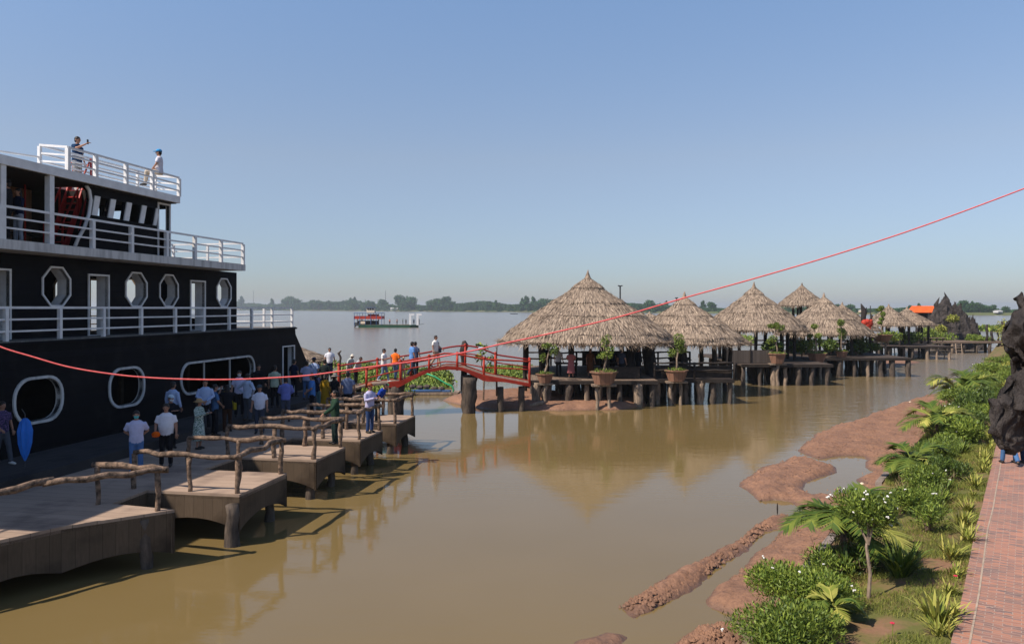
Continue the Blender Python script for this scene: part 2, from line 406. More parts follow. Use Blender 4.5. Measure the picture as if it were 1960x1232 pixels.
main = G2([(1741, 766), (1700, 781), (1646, 802), (1593, 817), (1557, 832), (1540, 849), (1519, 861), (1557, 873), (1575, 885), (1560, 882), (1534, 877), (1507, 877), (1469, 891), (1430, 911), (1421, 929), (1439, 947), (1451, 959), (1478, 956), (1513, 959), (1537, 974), (1560, 1000), (1600, 1060), (1760, 930), (1790, 880), (1850, 780), (1880, 730), (1810, 748)])
pool = G2([(1593, 873), (1617, 871), (1652, 872), (1660, 879), (1654, 894), (1673, 901), (1637, 917), (1643, 929), (1617, 944), (1581, 948), (1552, 945), (1535, 935), (1540, 923), (1569, 914), (1599, 903), (1602, 893), (1575, 886), (1510, 867), (1514, 863), (1570, 878)])
ridge = G2([(1182, 1160), (1231, 1130), (1293, 1096), (1351, 1065), (1406, 1038), (1449, 1001), (1489, 987), (1515, 985), (1505, 1000), (1467, 1017), (1433, 1045), (1381, 1085), (1326, 1124), (1259, 1164), (1213, 1178)])
low = G2([(1500, 1012), (1443, 1071), (1391, 1108), (1354, 1154), (1397, 1172), (1443, 1188), (1560, 1260), (1700, 1000), (1560, 975)])
mound = G2([(1268, 1250), (1335, 1197), (1372, 1191), (1406, 1195), (1422, 1214), (1412, 1260)])
mound2 = G2([(1060, 1260), (1090, 1222), (1165, 1210), (1192, 1216), (1150, 1250)])
o_ = GP(-6, 2.25)
mudfield('mud_bank', [(main, .19), (ridge, .25), (low, .24), (mound, .2), (mound2, .12)], [pool], o_, gn, gd, 105, 470, .115, .25, .10)
def clods(name, polys, n, seed, z0):
    g_ = np.random.default_rng(seed); Vc = []; Fc = []
    for pl, m_ in polys:
        xs0 = [p[0] for p in pl]; ys0 = [p[1] for p in pl]; X = g_.uniform(min(xs0), max(xs0), m_ * 4); Y = g_.uniform(min(ys0), max(ys0), m_ * 4); sd = sdist(X, Y, pl)
        k_ = (sd > .03) & (sdist(X, Y, pool) < -.08); X, Y, sd = X[k_][:m_], Y[k_][:m_], sd[k_][:m_]
        for x, y, s_ in zip(X, Y, sd):
            r_ = g_.uniform(.012, .042) * (1.5 if s_ < .3 else .8); z = z0 * (1 - math.exp(-s_ / .32)); o = len(Vc); a0 = g_.uniform(0, 6)
            Vc += [(x + r_ * math.cos(a0 + j * 1.257) * g_.uniform(.7, 1.3), y + r_ * math.sin(a0 + j * 1.257) * g_.uniform(.7, 1.3), z - .02) for j in range(5)] + [(x + g_.uniform(-.4, .4) * r_, y + g_.uniform(-.4, .4) * r_, z + r_ * g_.uniform(.5, 1.1))]
            Fc += [(o + j, o + (j + 1) % 5, o + 5) for j in range(5)]
    tag(npmesh(name, Vc, Fc, mm), kind='stuff')
clods('mud_clods', [(main, 2600), (ridge, 1500), (low, 1500), (mound, 350)], 0, 3, .22)
hutmud = G2([(846, 766), (893, 777), (940, 782), (1030, 785), (1118, 785), (1195, 783), (1235, 776), (1240, 768), (1150, 758), (1000, 748), (900, 754)])
mudfield('sand_bank', [(hutmud, .35)], [], Vector((-5, 38, 0)), Vector((1, 0, 0)), Vector((0, 1, 0)), 105, 85, .14, .3, .07)
mudfield('sand_spit', [(G2([(1672, 694), (1700, 689), (1745, 690), (1764, 693), (1735, 698), (1690, 699)]), .12)], [], Vector((34, 66, 0)), Vector((1, 0, 0)), Vector((0, 1, 0)), 40, 50, .4, .12, .03)

# garden strip and brick path (built in their own frame: x along, y towards the river)
def gframe(o): o.location = gb; o.rotation_euler = (0, 0, math.atan2(gd.y, gd.x)); return o
def gz(v, u): return 1.12 - .16 * max(0, u) + .06 * noise.noise(Vector((v * .8, u * 1.3, 3))) + .05 * noise.noise(Vector((v * 2.8, u * 3.3, 9)))
nv_, nu_ = 420, 16; Vs = []
for i in range(nv_):
    v_ = -8 + i * .5 if i > 120 else -8 + i * .5
    for j in range(nu_):
        u_ = j / (nu_ - 2) * 2.4 if j < nu_ - 1 else 2.55
        Vs.append((v_, u_ if j < nu_ - 1 else 2.5 + .12 * noise.noise(Vector((v_, 0, 0))), (gz(v_, u_) if j < nu_ - 1 else -.3) if j else 1.14))
I = np.arange(nv_ * nu_).reshape(nv_, nu_)
Q = np.stack([I[:-1, :-1], I[1:, :-1], I[1:, 1:], I[:-1, 1:]], 2).reshape(-1, 4)
gm = mat('garden soil and turf', (.11, .115, .03), (.21, .12, .07), .95, 1.3, .8, dist=.05, lo=.42, hi=.62)
tag(gframe(npmesh('garden_ground', Vs, Q, gm, smooth=True)), kind='structure')
pm, t, b = nodes('brick paving')
v = coords(t); nz_ = noise_n(t, v, 2.5, 3)
vm = t.nodes.new('ShaderNodeVectorMath'); vm.operation = 'MULTIPLY_ADD'
t.links.new(v, vm.inputs[0]); vm.inputs[1].default_value = (1, 1, 1)
cmb = t.nodes.new('ShaderNodeCombineXYZ'); t.links.new(math_n(t, 'MULTIPLY', math_n(t, 'SINE', math_n(t, 'MULTIPLY', nz_, 11)), .03), cmb.inputs[0])
t.links.new(cmb.outputs[0], vm.inputs[2])
rot = t.nodes.new('ShaderNodeMapping'); rot.inputs['Rotation'].default_value = (0, 0, R(90)); t.links.new(vm.outputs[0], rot.inputs[0])
bk = t.nodes.new('ShaderNodeTexBrick'); t.links.new(rot.outputs[0], bk.inputs['Vector'])
bk.inputs['Scale'].default_value = 1; bk.inputs['Brick Width'].default_value = .21; bk.inputs['Row Height'].default_value = .075
bk.inputs['Mortar Size'].default_value = .006; bk.inputs['Color1'].default_value = (.40, .175, .105, 1); bk.inputs['Color2'].default_value = (.13, .10, .095, 1)
bk.inputs['Mortar'].default_value = (.34, .26, .21, 1); bk.inputs['Bias'].default_value = -.1
cc = mixc(t, math_n(t, 'MULTIPLY', ramp(t, noise_n(t, v, 6, 3), .4, .7), .3), bk.outputs[0], (.42, .2, .145))
cc = mixc(t, math_n(t, 'MULTIPLY', ramp(t, noise_n(t, v, .9, 3), .4, .7), .35), cc, (.16, .12, .10))
t.links.new(cc, b.inputs['Base Color']); b.inputs['Roughness'].default_value = .85
add_bump(t, b, bk.outputs[1], -.4, .01)
mb = MB(); N_ = 120
for i in range(N_):
    pass
xs = [-10 + i * 2 for i in range(100)]
def wob2(x): return .05 * noise.noise(Vector((x * .9, 4, 0)))
mb.add([p for x in xs for p in ((x, wob2(x), 1.2), (x, -7, 1.2), (x, wob2(x), .9))], [f for i in range(len(xs) - 1) for f in ((3 * i, 3 * i + 3, 3 * i + 4, 3 * i + 1), (3 * i + 2, 3 * i + 5, 3 * i + 3, 3 * i))])
tag(gframe(mb.build('brick_path', pm, fix=False)), kind='structure')
mb = MB().add([p for x in xs for p in ((x, -.185 + wob2(x), 1.206), (x, -.21 + wob2(x), 1.206))], [(2 * i, 2 * i + 2, 2 * i + 3, 2 * i + 1) for i in range(len(xs) - 1)])
tag(gframe(mb.build('path_edge_strip', mat('pale mortar strip', (.42, .33, .25)), fix=False)), kind='structure')
mb = MB().add([(-20, -7.02, 1.1), (300, -7.02, 1.1), (300, -80, 1.1), (-20, -80, 1.1)], [(0, 1, 2, 3)])
tag(gframe(mb.build('inland_ground', gm, fix=False)), kind='structure')
# ------------------------------------------------------------------ the moored ship (own frame: x forward, y inboard, z up)
TH = math.atan(270 / F); st_, ct_ = math.sin(TH), math.cos(TH); OX, OY = -13.47, 20.2
def s_px(px, t):
    k = (px - 980) / F; return (k * OY + k * t * st_ - OX + t * ct_) / (st_ - k * ct_)
def t_px(px, s):
    k = (px - 980) / F; return (OX + s * st_ - k * (OY + s * ct_)) / (ct_ + k * st_)
def shipworld(s, t, z=0): return Vector((OX + s * st_ - t * ct_, OY + s * ct_ + t * st_, z))
def sz(px, py, t):
    s = s_px(px, t); return s, H - (py - HY) * shipworld(s, t).y / F
ship = thing('moored_ship', 'black three-deck ship with white railings moored beside the boardwalk', 'ship', (OX, OY, 0), R(90) - TH)
D1, D2, D3 = 4.47, 7.24, 9.46
W2 = 5.4
side = lambda t0: (lambda u, v, w: (u, t0 + w, v))
end = lambda s0: (lambda u, v, w: (s0 - w, u, v))
def rrect(u0, u1, v0, v1, r, n=6):
    out = []
    for cx, cy, a0 in ((u1 - r, v1 - r, 0), (u0 + r, v1 - r, 90), (u0 + r, v0 + r, 180), (u1 - r, v0 + r, 270)):
        for i in range(n + 1):
            a = R(a0 + 90 * i / n); out.append((cx + r * math.cos(a), cy + r * math.sin(a)))
    return out
def octo(u0, u1, v0, v1):
    a, b_ = (u1 - u0) * .29, (v1 - v0) * .29
    return [(u0 + a, v0), (u1 - a, v0), (u1, v0 + b_), (u1, v1 - b_), (u1 - a, v1), (u0 + a, v1), (u0, v1 - b_), (u0, v0 + b_)]
def rect(u0, u1, v0, v1): return [(u0, v0), (u1, v0), (u1, v1), (u0, v1)]
def grow(pl, d):
    cx = sum(p[0] for p in pl) / len(pl); cy = sum(p[1] for p in pl) / len(pl)
    hx = max(abs(p[0] - cx) for p in pl); hy = max(abs(p[1] - cy) for p in pl)
    return [(cx + (p[0] - cx) * (1 + d / hx), cy + (p[1] - cy) * (1 + d / hy)) for p in pl]
# hull
h1 = rrect(s_px(28, 0), s_px(116, 0), 2.27, 3.43, .52); h2 = rrect(s_px(210, 0), s_px(273, 0), 2.26, 3.42, .5)
h3 = rrect(s_px(347, 0), s_px(485, 0), 2.27, 3.34, .5); h4 = rect(s_px(541, 0), s_px(562, 0), 1.45, 3.6)
hull = MB()
sb = s_px(565, 0)
bow = [(sb, D1), (sb + .05, 4.15), (sb + .55, 3.6), (sb + 1.2, 2.85), (sb + 1.9, 2.0), (sb + 2.3, 1.2), (sb + 2.45, .2), (sb + 2.45, -.6)]
hull.wall([(-9, -.6), (-9, D1)] + bow, [h1, h2, h3, h4], side(0), .12)
hull.wall([(-9, -.6), (-9, D1)] + bow, [rect(-1, 1, 2.6, 3.5), rect(4.2, 4.8, 2.4, 3.3)], side(W2), .12)
for (a, b_) in zip(bow[:-1], bow[1:]):
    hull.add([(a[0], .0, a[1]), (b_[0], .0, b_[1]), (b_[0], W2 + .12, b_[1]), (a[0], W2 + .12, a[1])], [(0, 1, 2, 3)])
hull_o = hull.build('hull', MT['hull'], ship)
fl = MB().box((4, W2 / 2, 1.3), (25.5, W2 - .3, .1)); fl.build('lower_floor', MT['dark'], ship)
for s_ in (-5, -1.2, 3, 8.2, 12.4): MB().box((s_, 2.7, 2.7), (.14, .14, 2.7)).build('hold_post', MT['darkwood'], ship)
for hp, hh in ((h1, 1), (h2, 1), (h3, 1)):
    MB().frame(grow(hp, .075), hp, side(0), -.05, .16).build('porthole_frame', MT['white_dirty'], hull_o)
dfm = MB().frame(grow(h4, .05), h4, side(0), -.05, .3); dfm.build('door_frame', MT['white'], hull_o)
for px in (395, 444):
    s_ = s_px(px, 0); MB().box((s_, .1, 2.8), (.05, .05, 1.1)).build('window_mullion', MT['white_dirty'], hull_o)
# mid deck
md = MB().prism([(-9, -.02), (sb + .02, -.02), (sb + .02, W2), (-9, W2)], D1 + .004, D1 + .05); md.build('main_deck', MT['deckgrey'], ship)
MB().box((sb / 2 - 4.5, -.03, D1 - .02), (sb + 9.1, .1, .07)).build('deck_edge_trim', MT['hull'], ship)
def shiprail(zt, n3, posts, pts, pw=.1, zb=D1, name='railing', mt='white', pairs=None, zf=None):
    """posts and three bars following pts (x,y) with posts at given points"""
    mb = MB()
    for a, b_ in zip(pts[:-1], pts[1:]):
        for i, dz in enumerate(n3):
            za = zt - dz + (zf(a) if zf else 0); zb_ = zt - dz + (zf(b_) if zf else 0)
            mb.beam((a[0], a[1], za), (b_[0], b_[1], zb_), .05, .065 if i == 0 else .05)
    rail = mb.build(name, MT[mt], ship)
    for p in posts:
        z0 = zb + (zf(p) if zf else 0); z1 = zt + (zf(p) if zf else 0) - .035
        MB().box((p[0], p[1] + (.0), (z0 + z1) / 2), (pw, pw, z1 - z0)).build('railing_post', MT[mt], rail)
T1 = 5.42
pp = [(s_px(x, 0), .06) for x in (15, 118, 201, 273, 338, 392, 441, 484, 523, 561)]
shiprail(T1, (0, .32, .64), [(-3, .06), (-6, .06)] + pp, [(-9, .06), (pp[-1][0], .06)], zb=D1, name='main_deck_railing')
ee = pp[-1][0]
shiprail(T1, (0, .32, .64), [(ee, 1.5), (ee, 3.0), (ee, 4.9)], [(ee, .06), (ee, 4.9)], name='bow_railing')
shiprail(T1, (0, .32, .64), [(ee - 1.7 * i, 4.95) for i in range(1, 8)], [(ee, 4.95), (-4, 4.95)], name='far_railing')
# cabin on the main deck
C1, CT = s_px(453, 1.0), 1.0
CF = 4.6
def hole_px(x0, x1, v0, v1, t, kind):
    u0, u1 = s_px(x0, t), s_px(x1, t); return (octo if kind == 'o' else rect)(u0, u1, v0, v1)
near = [hole_px(-28, 17, D1 + .06, 6.46, CT, 'd'), hole_px(82, 132, 5.5, 6.62, CT, 'o'), hole_px(170, 206, D1 + .06, 6.46, CT, 'd'),
        hole_px(241, 279, 5.5, 6.62, CT, 'o'), hole_px(306, 339, 5.5, 6.62, CT, 'o'), hole_px(365, 391, D1 + .06, 6.46, CT, 'd'), hole_px(415, 440.5, 5.5, 6.62, CT, 'o')]
cb = MB().wall([(-9, D1 + .05), (C1, D1 + .05), (C1, D2 - .28), (-9, D2 - .28)], near, side(CT), .1)
farh = [hole_px(104, 136, 5.4, 6.6, CF, 'o'), hole_px(172, 204, D1 + .06, 6.5, CF, 'd'), hole_px(234, 270, 5.4, 6.6, CF, 'o')]
cb.wall([(-9, D1 + .05), (C1, D1 + .05), (C1, D2 - .28), (-9, D2 - .28)], farh, side(CF), .1)
tb = lambda px: t_px(px, C1)
endh = [rect(min(tb(361), tb(380)), max(tb(361), tb(384)), D1 + .5, 6.5), octo(min(tb(414), tb(433)), max(tb(414), tb(433)), 5.4, 6.7)]
cb.wall([(CT + .1, D1 + .05), (CF, D1 + .05), (CF, D2 - .28), (CT + .1, D2 - .28)], endh, end(C1), .1)
cab_o = cb.build('cabin_wall', MT['hull'], ship)
MB().box((3, 2.9, D1 + .07), (12, 3, .02)).build('cabin_floor', MT['dark'], ship)
for i, hp in enumerate(near):
    isdoor = len(hp) == 4
    MB().frame(grow(hp, .055), hp, side(CT), -.04, .42).build('door_frame' if isdoor else 'porthole_frame', MT['white'], cab_o)
for hp in farh: MB().frame(grow(hp, .05), hp, side(CF), -.05, .2).build('window_frame', MT['cream'], cab_o)
# upper deck slab with streaked fascia
ub = s_px(470, 0)
MB().prism([(-9, 0), (ub, 0), (ub, W2), (-9, W2)], D2 - .26, D2 - .003).build('upper_deck', MT['white_dirty'], ship)
MB().prism([(-9, .12), (ub - .1, .12), (ub - .1, W2 - .1), (-9, W2 - .1)], D2, D2 + .02).build('upper_deck_boards', MT['deckgrey'], ship)
pp = [(s_px(x, 0), .07) for x in (3, 96, 181, 255, 322, 376, 426, 468)]
shiprail(D2 + .88, (0, .29, .57), [(-4, .07)] + pp[:1] + pp[2:], [(-9, .07), (pp[-1][0], .07)], zb=D2, pw=.12, name='upper_deck_railing')
e2 = pp[-1][0]
shiprail(D2 + .88, (0, .29, .57), [(e2, 1.7), (e2, 3.3)], [(e2, .07), (e2, 3.35)], zb=D2, pw=.09, name='upper_bow_railing')
shiprail(D2 + .88, (0, .29, .57), [(e2 - 1.8, 3.35)], [(e2, 3.35), (e2 - 3.6, 3.35)], zb=D2, pw=.09, name='upper_far_railing')
for x in (3, 96): MB().box((s_px(x, .1), .12, (D2 + D3 - .25) / 2), (.17, .17, D3 - .25 - D2)).build('roof_pillar', MT['white'], ship)
# wheelhouse
WT, WS = .34, s_px(327, .34)
wa = s_px(172, WT)
wz0, wz1 = 8.32, 8.92
wins = []
for (b0, b1) in ((186, 204), (216, 234.5), (247, 264), (275, 291)):
    wins.append([(s_px(b0, WT), wz0), (s_px(b1 - .5, WT), wz0), (s_px(b1 + 5, WT), wz1), (s_px(b0 + 5.5, WT), wz1)])
dr = rect(s_px(303, WT), s_px(323.5, WT), D2 + .03, 9.1)
wh = MB()
# the left edge of the wheelhouse side follows a curve
cur = [(s_px(140, WT), D2), (s_px(146, WT), 7.5), (s_px(158, WT), 7.85), (s_px(167, WT), 8.3), (s_px(171, WT), 8.75), (s_px(168, WT), 9.05), (s_px(162, WT), 9.18)]
wh.wall(cur + [(WS, 9.18), (WS, D2)], wins + [dr], side(WT), .1)
wf = [rect(s_px(183, 3.6), s_px(191, 3.6), 8.1, 8.75), rect(s_px(214, 3.6), s_px(237, 3.6), 7.9, 8.62), rect(s_px(244, 3.6), s_px(250, 3.6), 8.1, 8.75)]
wf = [[(min(p[0], WS - .15), p[1]) for p in r] for r in wf]
wh.wall([(s_px(172, WT), D2), (s_px(172, WT), 9.18), (WS, 9.18), (WS, D2)], [w for w in wf if w[1][0] - w[0][0] > .1], side(3.6), .1)
et = lambda px: t_px(px, WS)
wh.wall([(WT + .1, D2), (3.6, D2), (3.6, 9.18), (WT + .1, 9.18)], [rect(et(321), et(303), D2 + .95, 9.0), rect(et(238), et(214), 8.66, 8.98), rect(et(251), et(243), 8.66, 9.02), rect(min(3.5, et(184)), et(193), 8.7, 9.1)], end(WS), .08)
wh_o = wh.build('wheelhouse_wall', MT['hull'], ship)
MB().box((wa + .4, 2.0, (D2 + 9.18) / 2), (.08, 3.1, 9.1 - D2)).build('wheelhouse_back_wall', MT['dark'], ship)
mu = []
edges = [(174, 184.5), (205, 214.5), (235.5, 245), (265, 273.5), (292, 297.5)]
for a, b_ in edges:
    f = side(WT); pl = [(s_px(a, WT), wz0 - .01), (s_px(b_, WT), wz0 - .01), (s_px(b_ + 6, WT), wz1 + .01), (s_px(a + 6, WT), wz1 + .01)]
    MB().wall(pl, [], lambda u, v, w: (u, WT - .04 + w, v), .16).build('window_mullion', MT['white'], wh_o)
MB().frame(grow(dr, .06), dr, side(WT), -.04, .14).build('door_frame', MT['white'], wh_o)
curt = MB().tube([(u, WT - .05, v) for u, v in cur], .055, 6); curt.build('curved_trim', MT['white'], ship, smooth=True)
# board wall, its door and bench under the roof
bw = 2.7
dd = rect(s_px(81, bw), s_px(117, bw), D2 + .02, 9.0)
MB().wall([(-9, D2), (-9, 9.2), (wa + .3, 9.2), (wa + .3, D2)], [dd], side(bw), .08).build('board_wall', MT['brownwall'], ship)
MB().frame(grow(dd, .06), dd, side(bw), -.05, .1).build('door_frame', MT['white'], ship)
MB().box(((s_px(87, 4.9) + s_px(118, 4.9)) / 2, 4.9, 7.95), (1.9, .06, .75)).build('back_window_panel', MT['white'], ship)
bn = MB(); bs = s_px(58, 2.2); bn.box((bs, 2.2, D2 + .45), (1.3, .4, .06)); bn.box((bs, 2.38, D2 + .75), (1.3, .06, .3))
for dx in (-.5, .5): bn.box((bs + dx, 2.2, D2 + .22), (.06, .35, .42))
bn.build('bench', MT['darkwood'], ship)
# roof with camber and stair opening
rs = s_px(345, 0)
stairA, stairB = s_px(118, 1.0), s_px(172, 1.0)
zr = lambda base: (lambda z, p: 0)
camber = lambda p: .12 * min(p[1], 2.6)
MB().prism([(-9, 0), (rs, 0), (rs, 2.6), (rs, W2), (-9, W2), (-9, 2.6)], D3 - .25, D3, holes=[[(s_px(134, 1.0), .8), (stairB, .8), (stairB, 1.7), (s_px(134, 1.0), 1.7)]]).build('roof', MT['white'], ship)
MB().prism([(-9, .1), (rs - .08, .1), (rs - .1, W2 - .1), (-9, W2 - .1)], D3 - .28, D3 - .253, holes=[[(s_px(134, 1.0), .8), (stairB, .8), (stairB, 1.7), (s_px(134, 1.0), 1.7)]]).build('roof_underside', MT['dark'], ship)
pr = [(s_px(x, 0), .05) for x in (132.7, 186, 244, 294, 345)]
cam_ = lambda p: .1 * min(p[1], 2.6)
r0, r1 = pr[0][0], pr[-1][0]
shiprail(D3 + .68, (0, .24, .47), pr, [(r0, .05), (r1, .05)], zb=D3, pw=.11, name='roof_railing')
shiprail(D3 + .68, (0, .24, .47), [(r0, 1.0)], [(r0, .05), (r0, 1.0)], zb=D3, pw=.09, name='roof_aft_railing', zf=cam_)
shiprail(D3 + .68, (0, .24, .47), [(r0 + 2.2, 1.0), (r0 + 4.4, 1.0), (r1, 1.0)], [(r0, 1.0), (r1, 1.0)], zb=D3, pw=.08, name='roof_far_railing', zf=cam_)
shiprail(D3 + .68, (0, .24, .47), [], [(r1, .05), (r1, 1.0)], zb=D3, pw=.08, name='roof_bow_railing', zf=cam_)
MB().beam((r0 - 1.6, 1.0, D3 + .3), (r0, 1.0, D3 + .42), .05, .05).build('roof_pipe', MT['white'], ship)
# red stair
s0, s1 = s_px(124, .95), s_px(167, .95)
st = MB()
for t_ in (.95, 1.5):
    st.beam((s0, t_, D2), (s1, t_, D3 + .1), .05, .17)
so_ = st.build('stair_stringers', MT['redstair'], ship)
tr = MB()
for i in range(1, 11):
    f_ = i / 11; tr.box((s0 + (s1 - s0) * f_, 1.225, D2 + (D3 + .1 - D2) * f_), (.16, .56, .035))
tr.build('stair_treads', MT['redstair'], ship)
hr = MB()
for t_ in (.9, 1.55):
    hr.beam((s0 - .15, t_, D2 + .75), (s1 + .1, t_, D3 + .75), .04, .04)
    hr.beam((s0 - .15, t_, D2), (s0 - .15, t_, D2 + .75), .04, .04); hr.beam((s1 + .1, t_, D3), (s1 + .1, t_, D3 + .75), .04, .04)
    hr.beam(((s0 + s1) / 2, t_, D2 + 1.1), ((s0 + s1) / 2, t_, D2 + 1.85), .04, .04)
hr.beam((s0 - .5, 1.9, D2), (s0 - .5, 1.9, D3 - .3), .04, .04)
hr.build('stair_handrail', MT['redpaint'], ship)
MB().wall([(s_px(140, .7), D2), (s_px(165, .7), D3 - .3), (s_px(174, .7), 9.0), (s_px(168, .7), 8.2), (s_px(155, .7), 7.7)], [], side(.62), .04).build('stair_side_panel', MT['redstair'], ship)

# ------------------------------------------------------------------ boardwalk along the ship, in the same frame (y < 0 is outboard)
bwk = thing('boardwalk', 'long weathered plank boardwalk with jutting bays beside the black ship', 'boardwalk', (OX, OY, 0), R(90) - TH)
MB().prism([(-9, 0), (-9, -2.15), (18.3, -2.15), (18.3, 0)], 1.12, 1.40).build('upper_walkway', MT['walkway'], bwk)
bays = [(-1.3, 1.02), (2.76, 4.85), (6.07, 8.15), (9.6, 11.9)]
TR, TO = -5.2, -7.6
out = [(-9, -2.16), (-9, -2.6), (-6.3, -4.6)]
b1 = [(-5.8, -4.85), (-4.3, -5.55), (-2.75, -6.95), (-2.55, -5.3)]
out += b1
for a, b_ in bays:
    out += [(a, TR - .05), (a, TO), (b_, TO), (b_, TR)]
out += [(13.2, TR), (13.4, -3.0), (18.3, -2.9), (18.3, -2.16)]
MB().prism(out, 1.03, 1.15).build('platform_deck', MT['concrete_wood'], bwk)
sk = 0
for a, b_ in zip(out[1:-2], out[2:-1]):
    L = math.hypot(b_[0] - a[0], b_[1] - a[1])
    if L < .25: continue
    n = max(4, int(L / .25)); dirx, diry = (b_[0] - a[0]) / L, (b_[1] - a[1]) / L
    nx, ny = -diry, dirx
    if True:
        # arched lower edge, deepest at the corners
        pts = [(0, 1.035)]
        pts = [(i / n * L, ((.3 + .27 * max(0, math.sin(math.pi * i / n)) ** .8 if L > 1.2 else .42) if a[0] > -2.6 else .24 + .16 * max(0, math.sin(math.pi * i / n)))) for i in range(n + 1)]
        outer = [(0, 1.032)] + pts + [(L, 1.032)]
        f = lambda u, v, w, a=a: (a[0] + dirx * u + nx * (w - .03), a[1] + diry * u + ny * (w - .03), v)
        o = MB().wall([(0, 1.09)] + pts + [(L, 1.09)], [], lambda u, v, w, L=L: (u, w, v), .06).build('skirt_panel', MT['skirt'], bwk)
        o.location = (a[0], a[1], 0); o.rotation_euler = (0, 0, math.atan2(diry, dirx))
def pile(x, y, r=.13, z1=1.05, parent=bwk, m='pile', zb=-.6):
    n = 6; pts = [(x + random.uniform(-.04, .04), y + random.uniform(-.04, .04), zb + (z1 - zb) * i / n) for i in range(n + 1)]
    return MB().tube(pts, [r * random.uniform(.85, 1.2) for _ in pts], 8, jit=.1).build('pile', MT[m], parent, smooth=True)
for a, b_ in bays:
    pile(a + .25, TO + .3); pile(b_ - .3, TO + .35); pile(a + .3, TR); pile(b_ - .3, TR)
pile(-3.1, -6.5); pile(-5.8, -4.2); pile(-8, -3)
pile(bays[0][0] - .12, TO + .12, .16, .95); pile(12.5, -4.6); pile(14, -2.5); pile(17, -2.5); pile(18, -2.3)
# gnarled log railings, one U per bay
def log(mb, a, b_, r, seg=7, wob=.035, jit=.14):
    a, b_ = Vector(a), Vector(b_); pts = []; rad = []
    for i in range(seg + 1):
        f_ = i / seg; p = a.lerp(b_, f_)
        if 0 < i < seg: p = p + Vector((random.uniform(-wob, wob), random.uniform(-wob, wob), random.uniform(-wob, wob) * 1.3))
        pts.append(p); rad.append(r * random.uniform(.76, 1.24))
    return mb.tube(pts, rad, 8, jit=jit)
def log_railing(label, pts, posts, z0=1.15, h=.86, grp='log railings round the platform bays', zs=None):
    rt = thing('log_railing', label, 'railing', shipworld(pts[0][0], pts[0][1], z0), R(90) - TH, grp)
    ox, oy = pts[0]
    for a, b_ in zip(pts[:-1], pts[1:]):
        ext = .1; d = Vector((b_[0] - a[0], b_[1] - a[1])); L = d.length; d.normalize()
        mb = MB(); log(mb, (a[0] - ox - d.x * ext, a[1] - oy - d.y * ext, h), (b_[0] - ox + d.x * ext, b_[1] - oy + d.y * ext, h + random.uniform(-.04, .04)), .062, max(5, int(L / .3)))
        mb.build('rail', MT['bark'], rt, smooth=True)
    for x, y in posts:
        mb = MB(); log(mb, (x - ox, y - oy, -.12), (x - ox, y - oy, h - .03), .06, 4, .03); mb.build('post', MT['bark'], rt, smooth=True)
    return rt
log_railing('log railing round the nearest sunlit bay at the bottom left', [(-8.8, -2.9), (-6.1, -4.5), (-4.4, -5.35), (-2.85, -6.75), (-2.65, -5.0)],
            [(-6.2, -4.45), (-2.9, -6.65), (-2.68, -5.05), (-8.0, -3.3)])
lab = ['log railing round the second bay, in front of the man with the orange cap', 'log railing round the third bay where the man in dark green leans',
       'log railing round the fourth bay behind the man in the green shirt', 'log railing round the farthest bay, beside the red bridge']
for (a, b_), l_ in zip(bays, lab):
    yi = -4.95
    log_railing(l_, [(a + .08, yi), (a + .08, TO + .1), (b_ - .08, TO + .1), (b_ - .08, yi)],
                [(a + .08, yi + .1), (a + .08, -6.3), (a + .1, TO + .1), (b_ - .1, TO + .1), (b_ - .08, -6.3), (b_ - .08, yi + .1)])
# ------------------------------------------------------------------ red bridge
BZ = [(-7.9, 1.42), (-7.25, 1.60), (-5.6, 1.72), (-4.2, 2.28), (-3.4, 2.42), (-2.6, 2.36), (-1.45, 1.93), (.95, 1.43)]
def bz(x):
    for (a, za), (b_, zb) in zip(BZ[:-1], BZ[1:]):
        if x <= b_: f_ = max(0, (x - a) / (b_ - a)); return za + (zb - za) * f_
    return BZ[-1][1]
def by(x): return 38.0 + (x + 7.9) * .25
BW = 1.7
br = thing('footbridge', 'red wooden footbridge humped in the middle between boardwalk and thatched huts', 'bridge', (-3.4, 39.2, 0))
o0 = (-3.4, 39.2, 0)
n = 36; xs_ = [-7.9 + 8.85 * i / n for i in range(n + 1)]
mb = MB()
mb.add([p for x in xs_ for p in ((x, by(x), bz(x)), (x, by(x) + BW, bz(x)), (x, by(x), bz(x) - .08), (x, by(x) + BW, bz(x) - .08))],
       [f for i in range(n) for f in ((4 * i, 4 * i + 1, 4 * i + 5, 4 * i + 4), (4 * i + 2, 4 * i + 6, 4 * i + 7, 4 * i + 3), (4 * i, 4 * i + 4, 4 * i + 6, 4 * i + 2), (4 * i + 1, 4 * i + 3, 4 * i + 7, 4 * i + 5))])
mb.build('deck', MT['bridgedeck'], br, origin=o0)
for k_ in (0, 1):
    mb = MB(); xb = [x for x in xs_ if x >= (-6.4 if k_ == 0 else -7.9)]
    for a, b_ in zip(xb[:-1], xb[1:]):
        y_ = (lambda x: by(x) - .05) if k_ == 0 else (lambda x: by(x) + BW + .05)
        def th_(x): return .17 + .16 * max(0, 1 - abs(abs(x + 3.6) - 2.2) / 1.0)
        va = [(x, y_(x) + dy, bz(x) + .05 - (0 if q == 0 else th_(x))) for x in (a, b_) for dy in (-.05, .05) for q in (0, 1)]
        mb.add(va, [(0, 1, 3, 2), (4, 6, 7, 5), (0, 4, 5, 1), (2, 3, 7, 6), (0, 2, 6, 4), (1, 5, 7, 3)])
    mb.build('side_beam', MT['orangered'], br, origin=o0)
pts_n = [(-7.23, 2.35), (-5.6, 2.72), (-4.2, 2.95), (-3.4, 3.12), (-2.8, 3.06), (-1.45, 2.78), (.92, 2.62)]
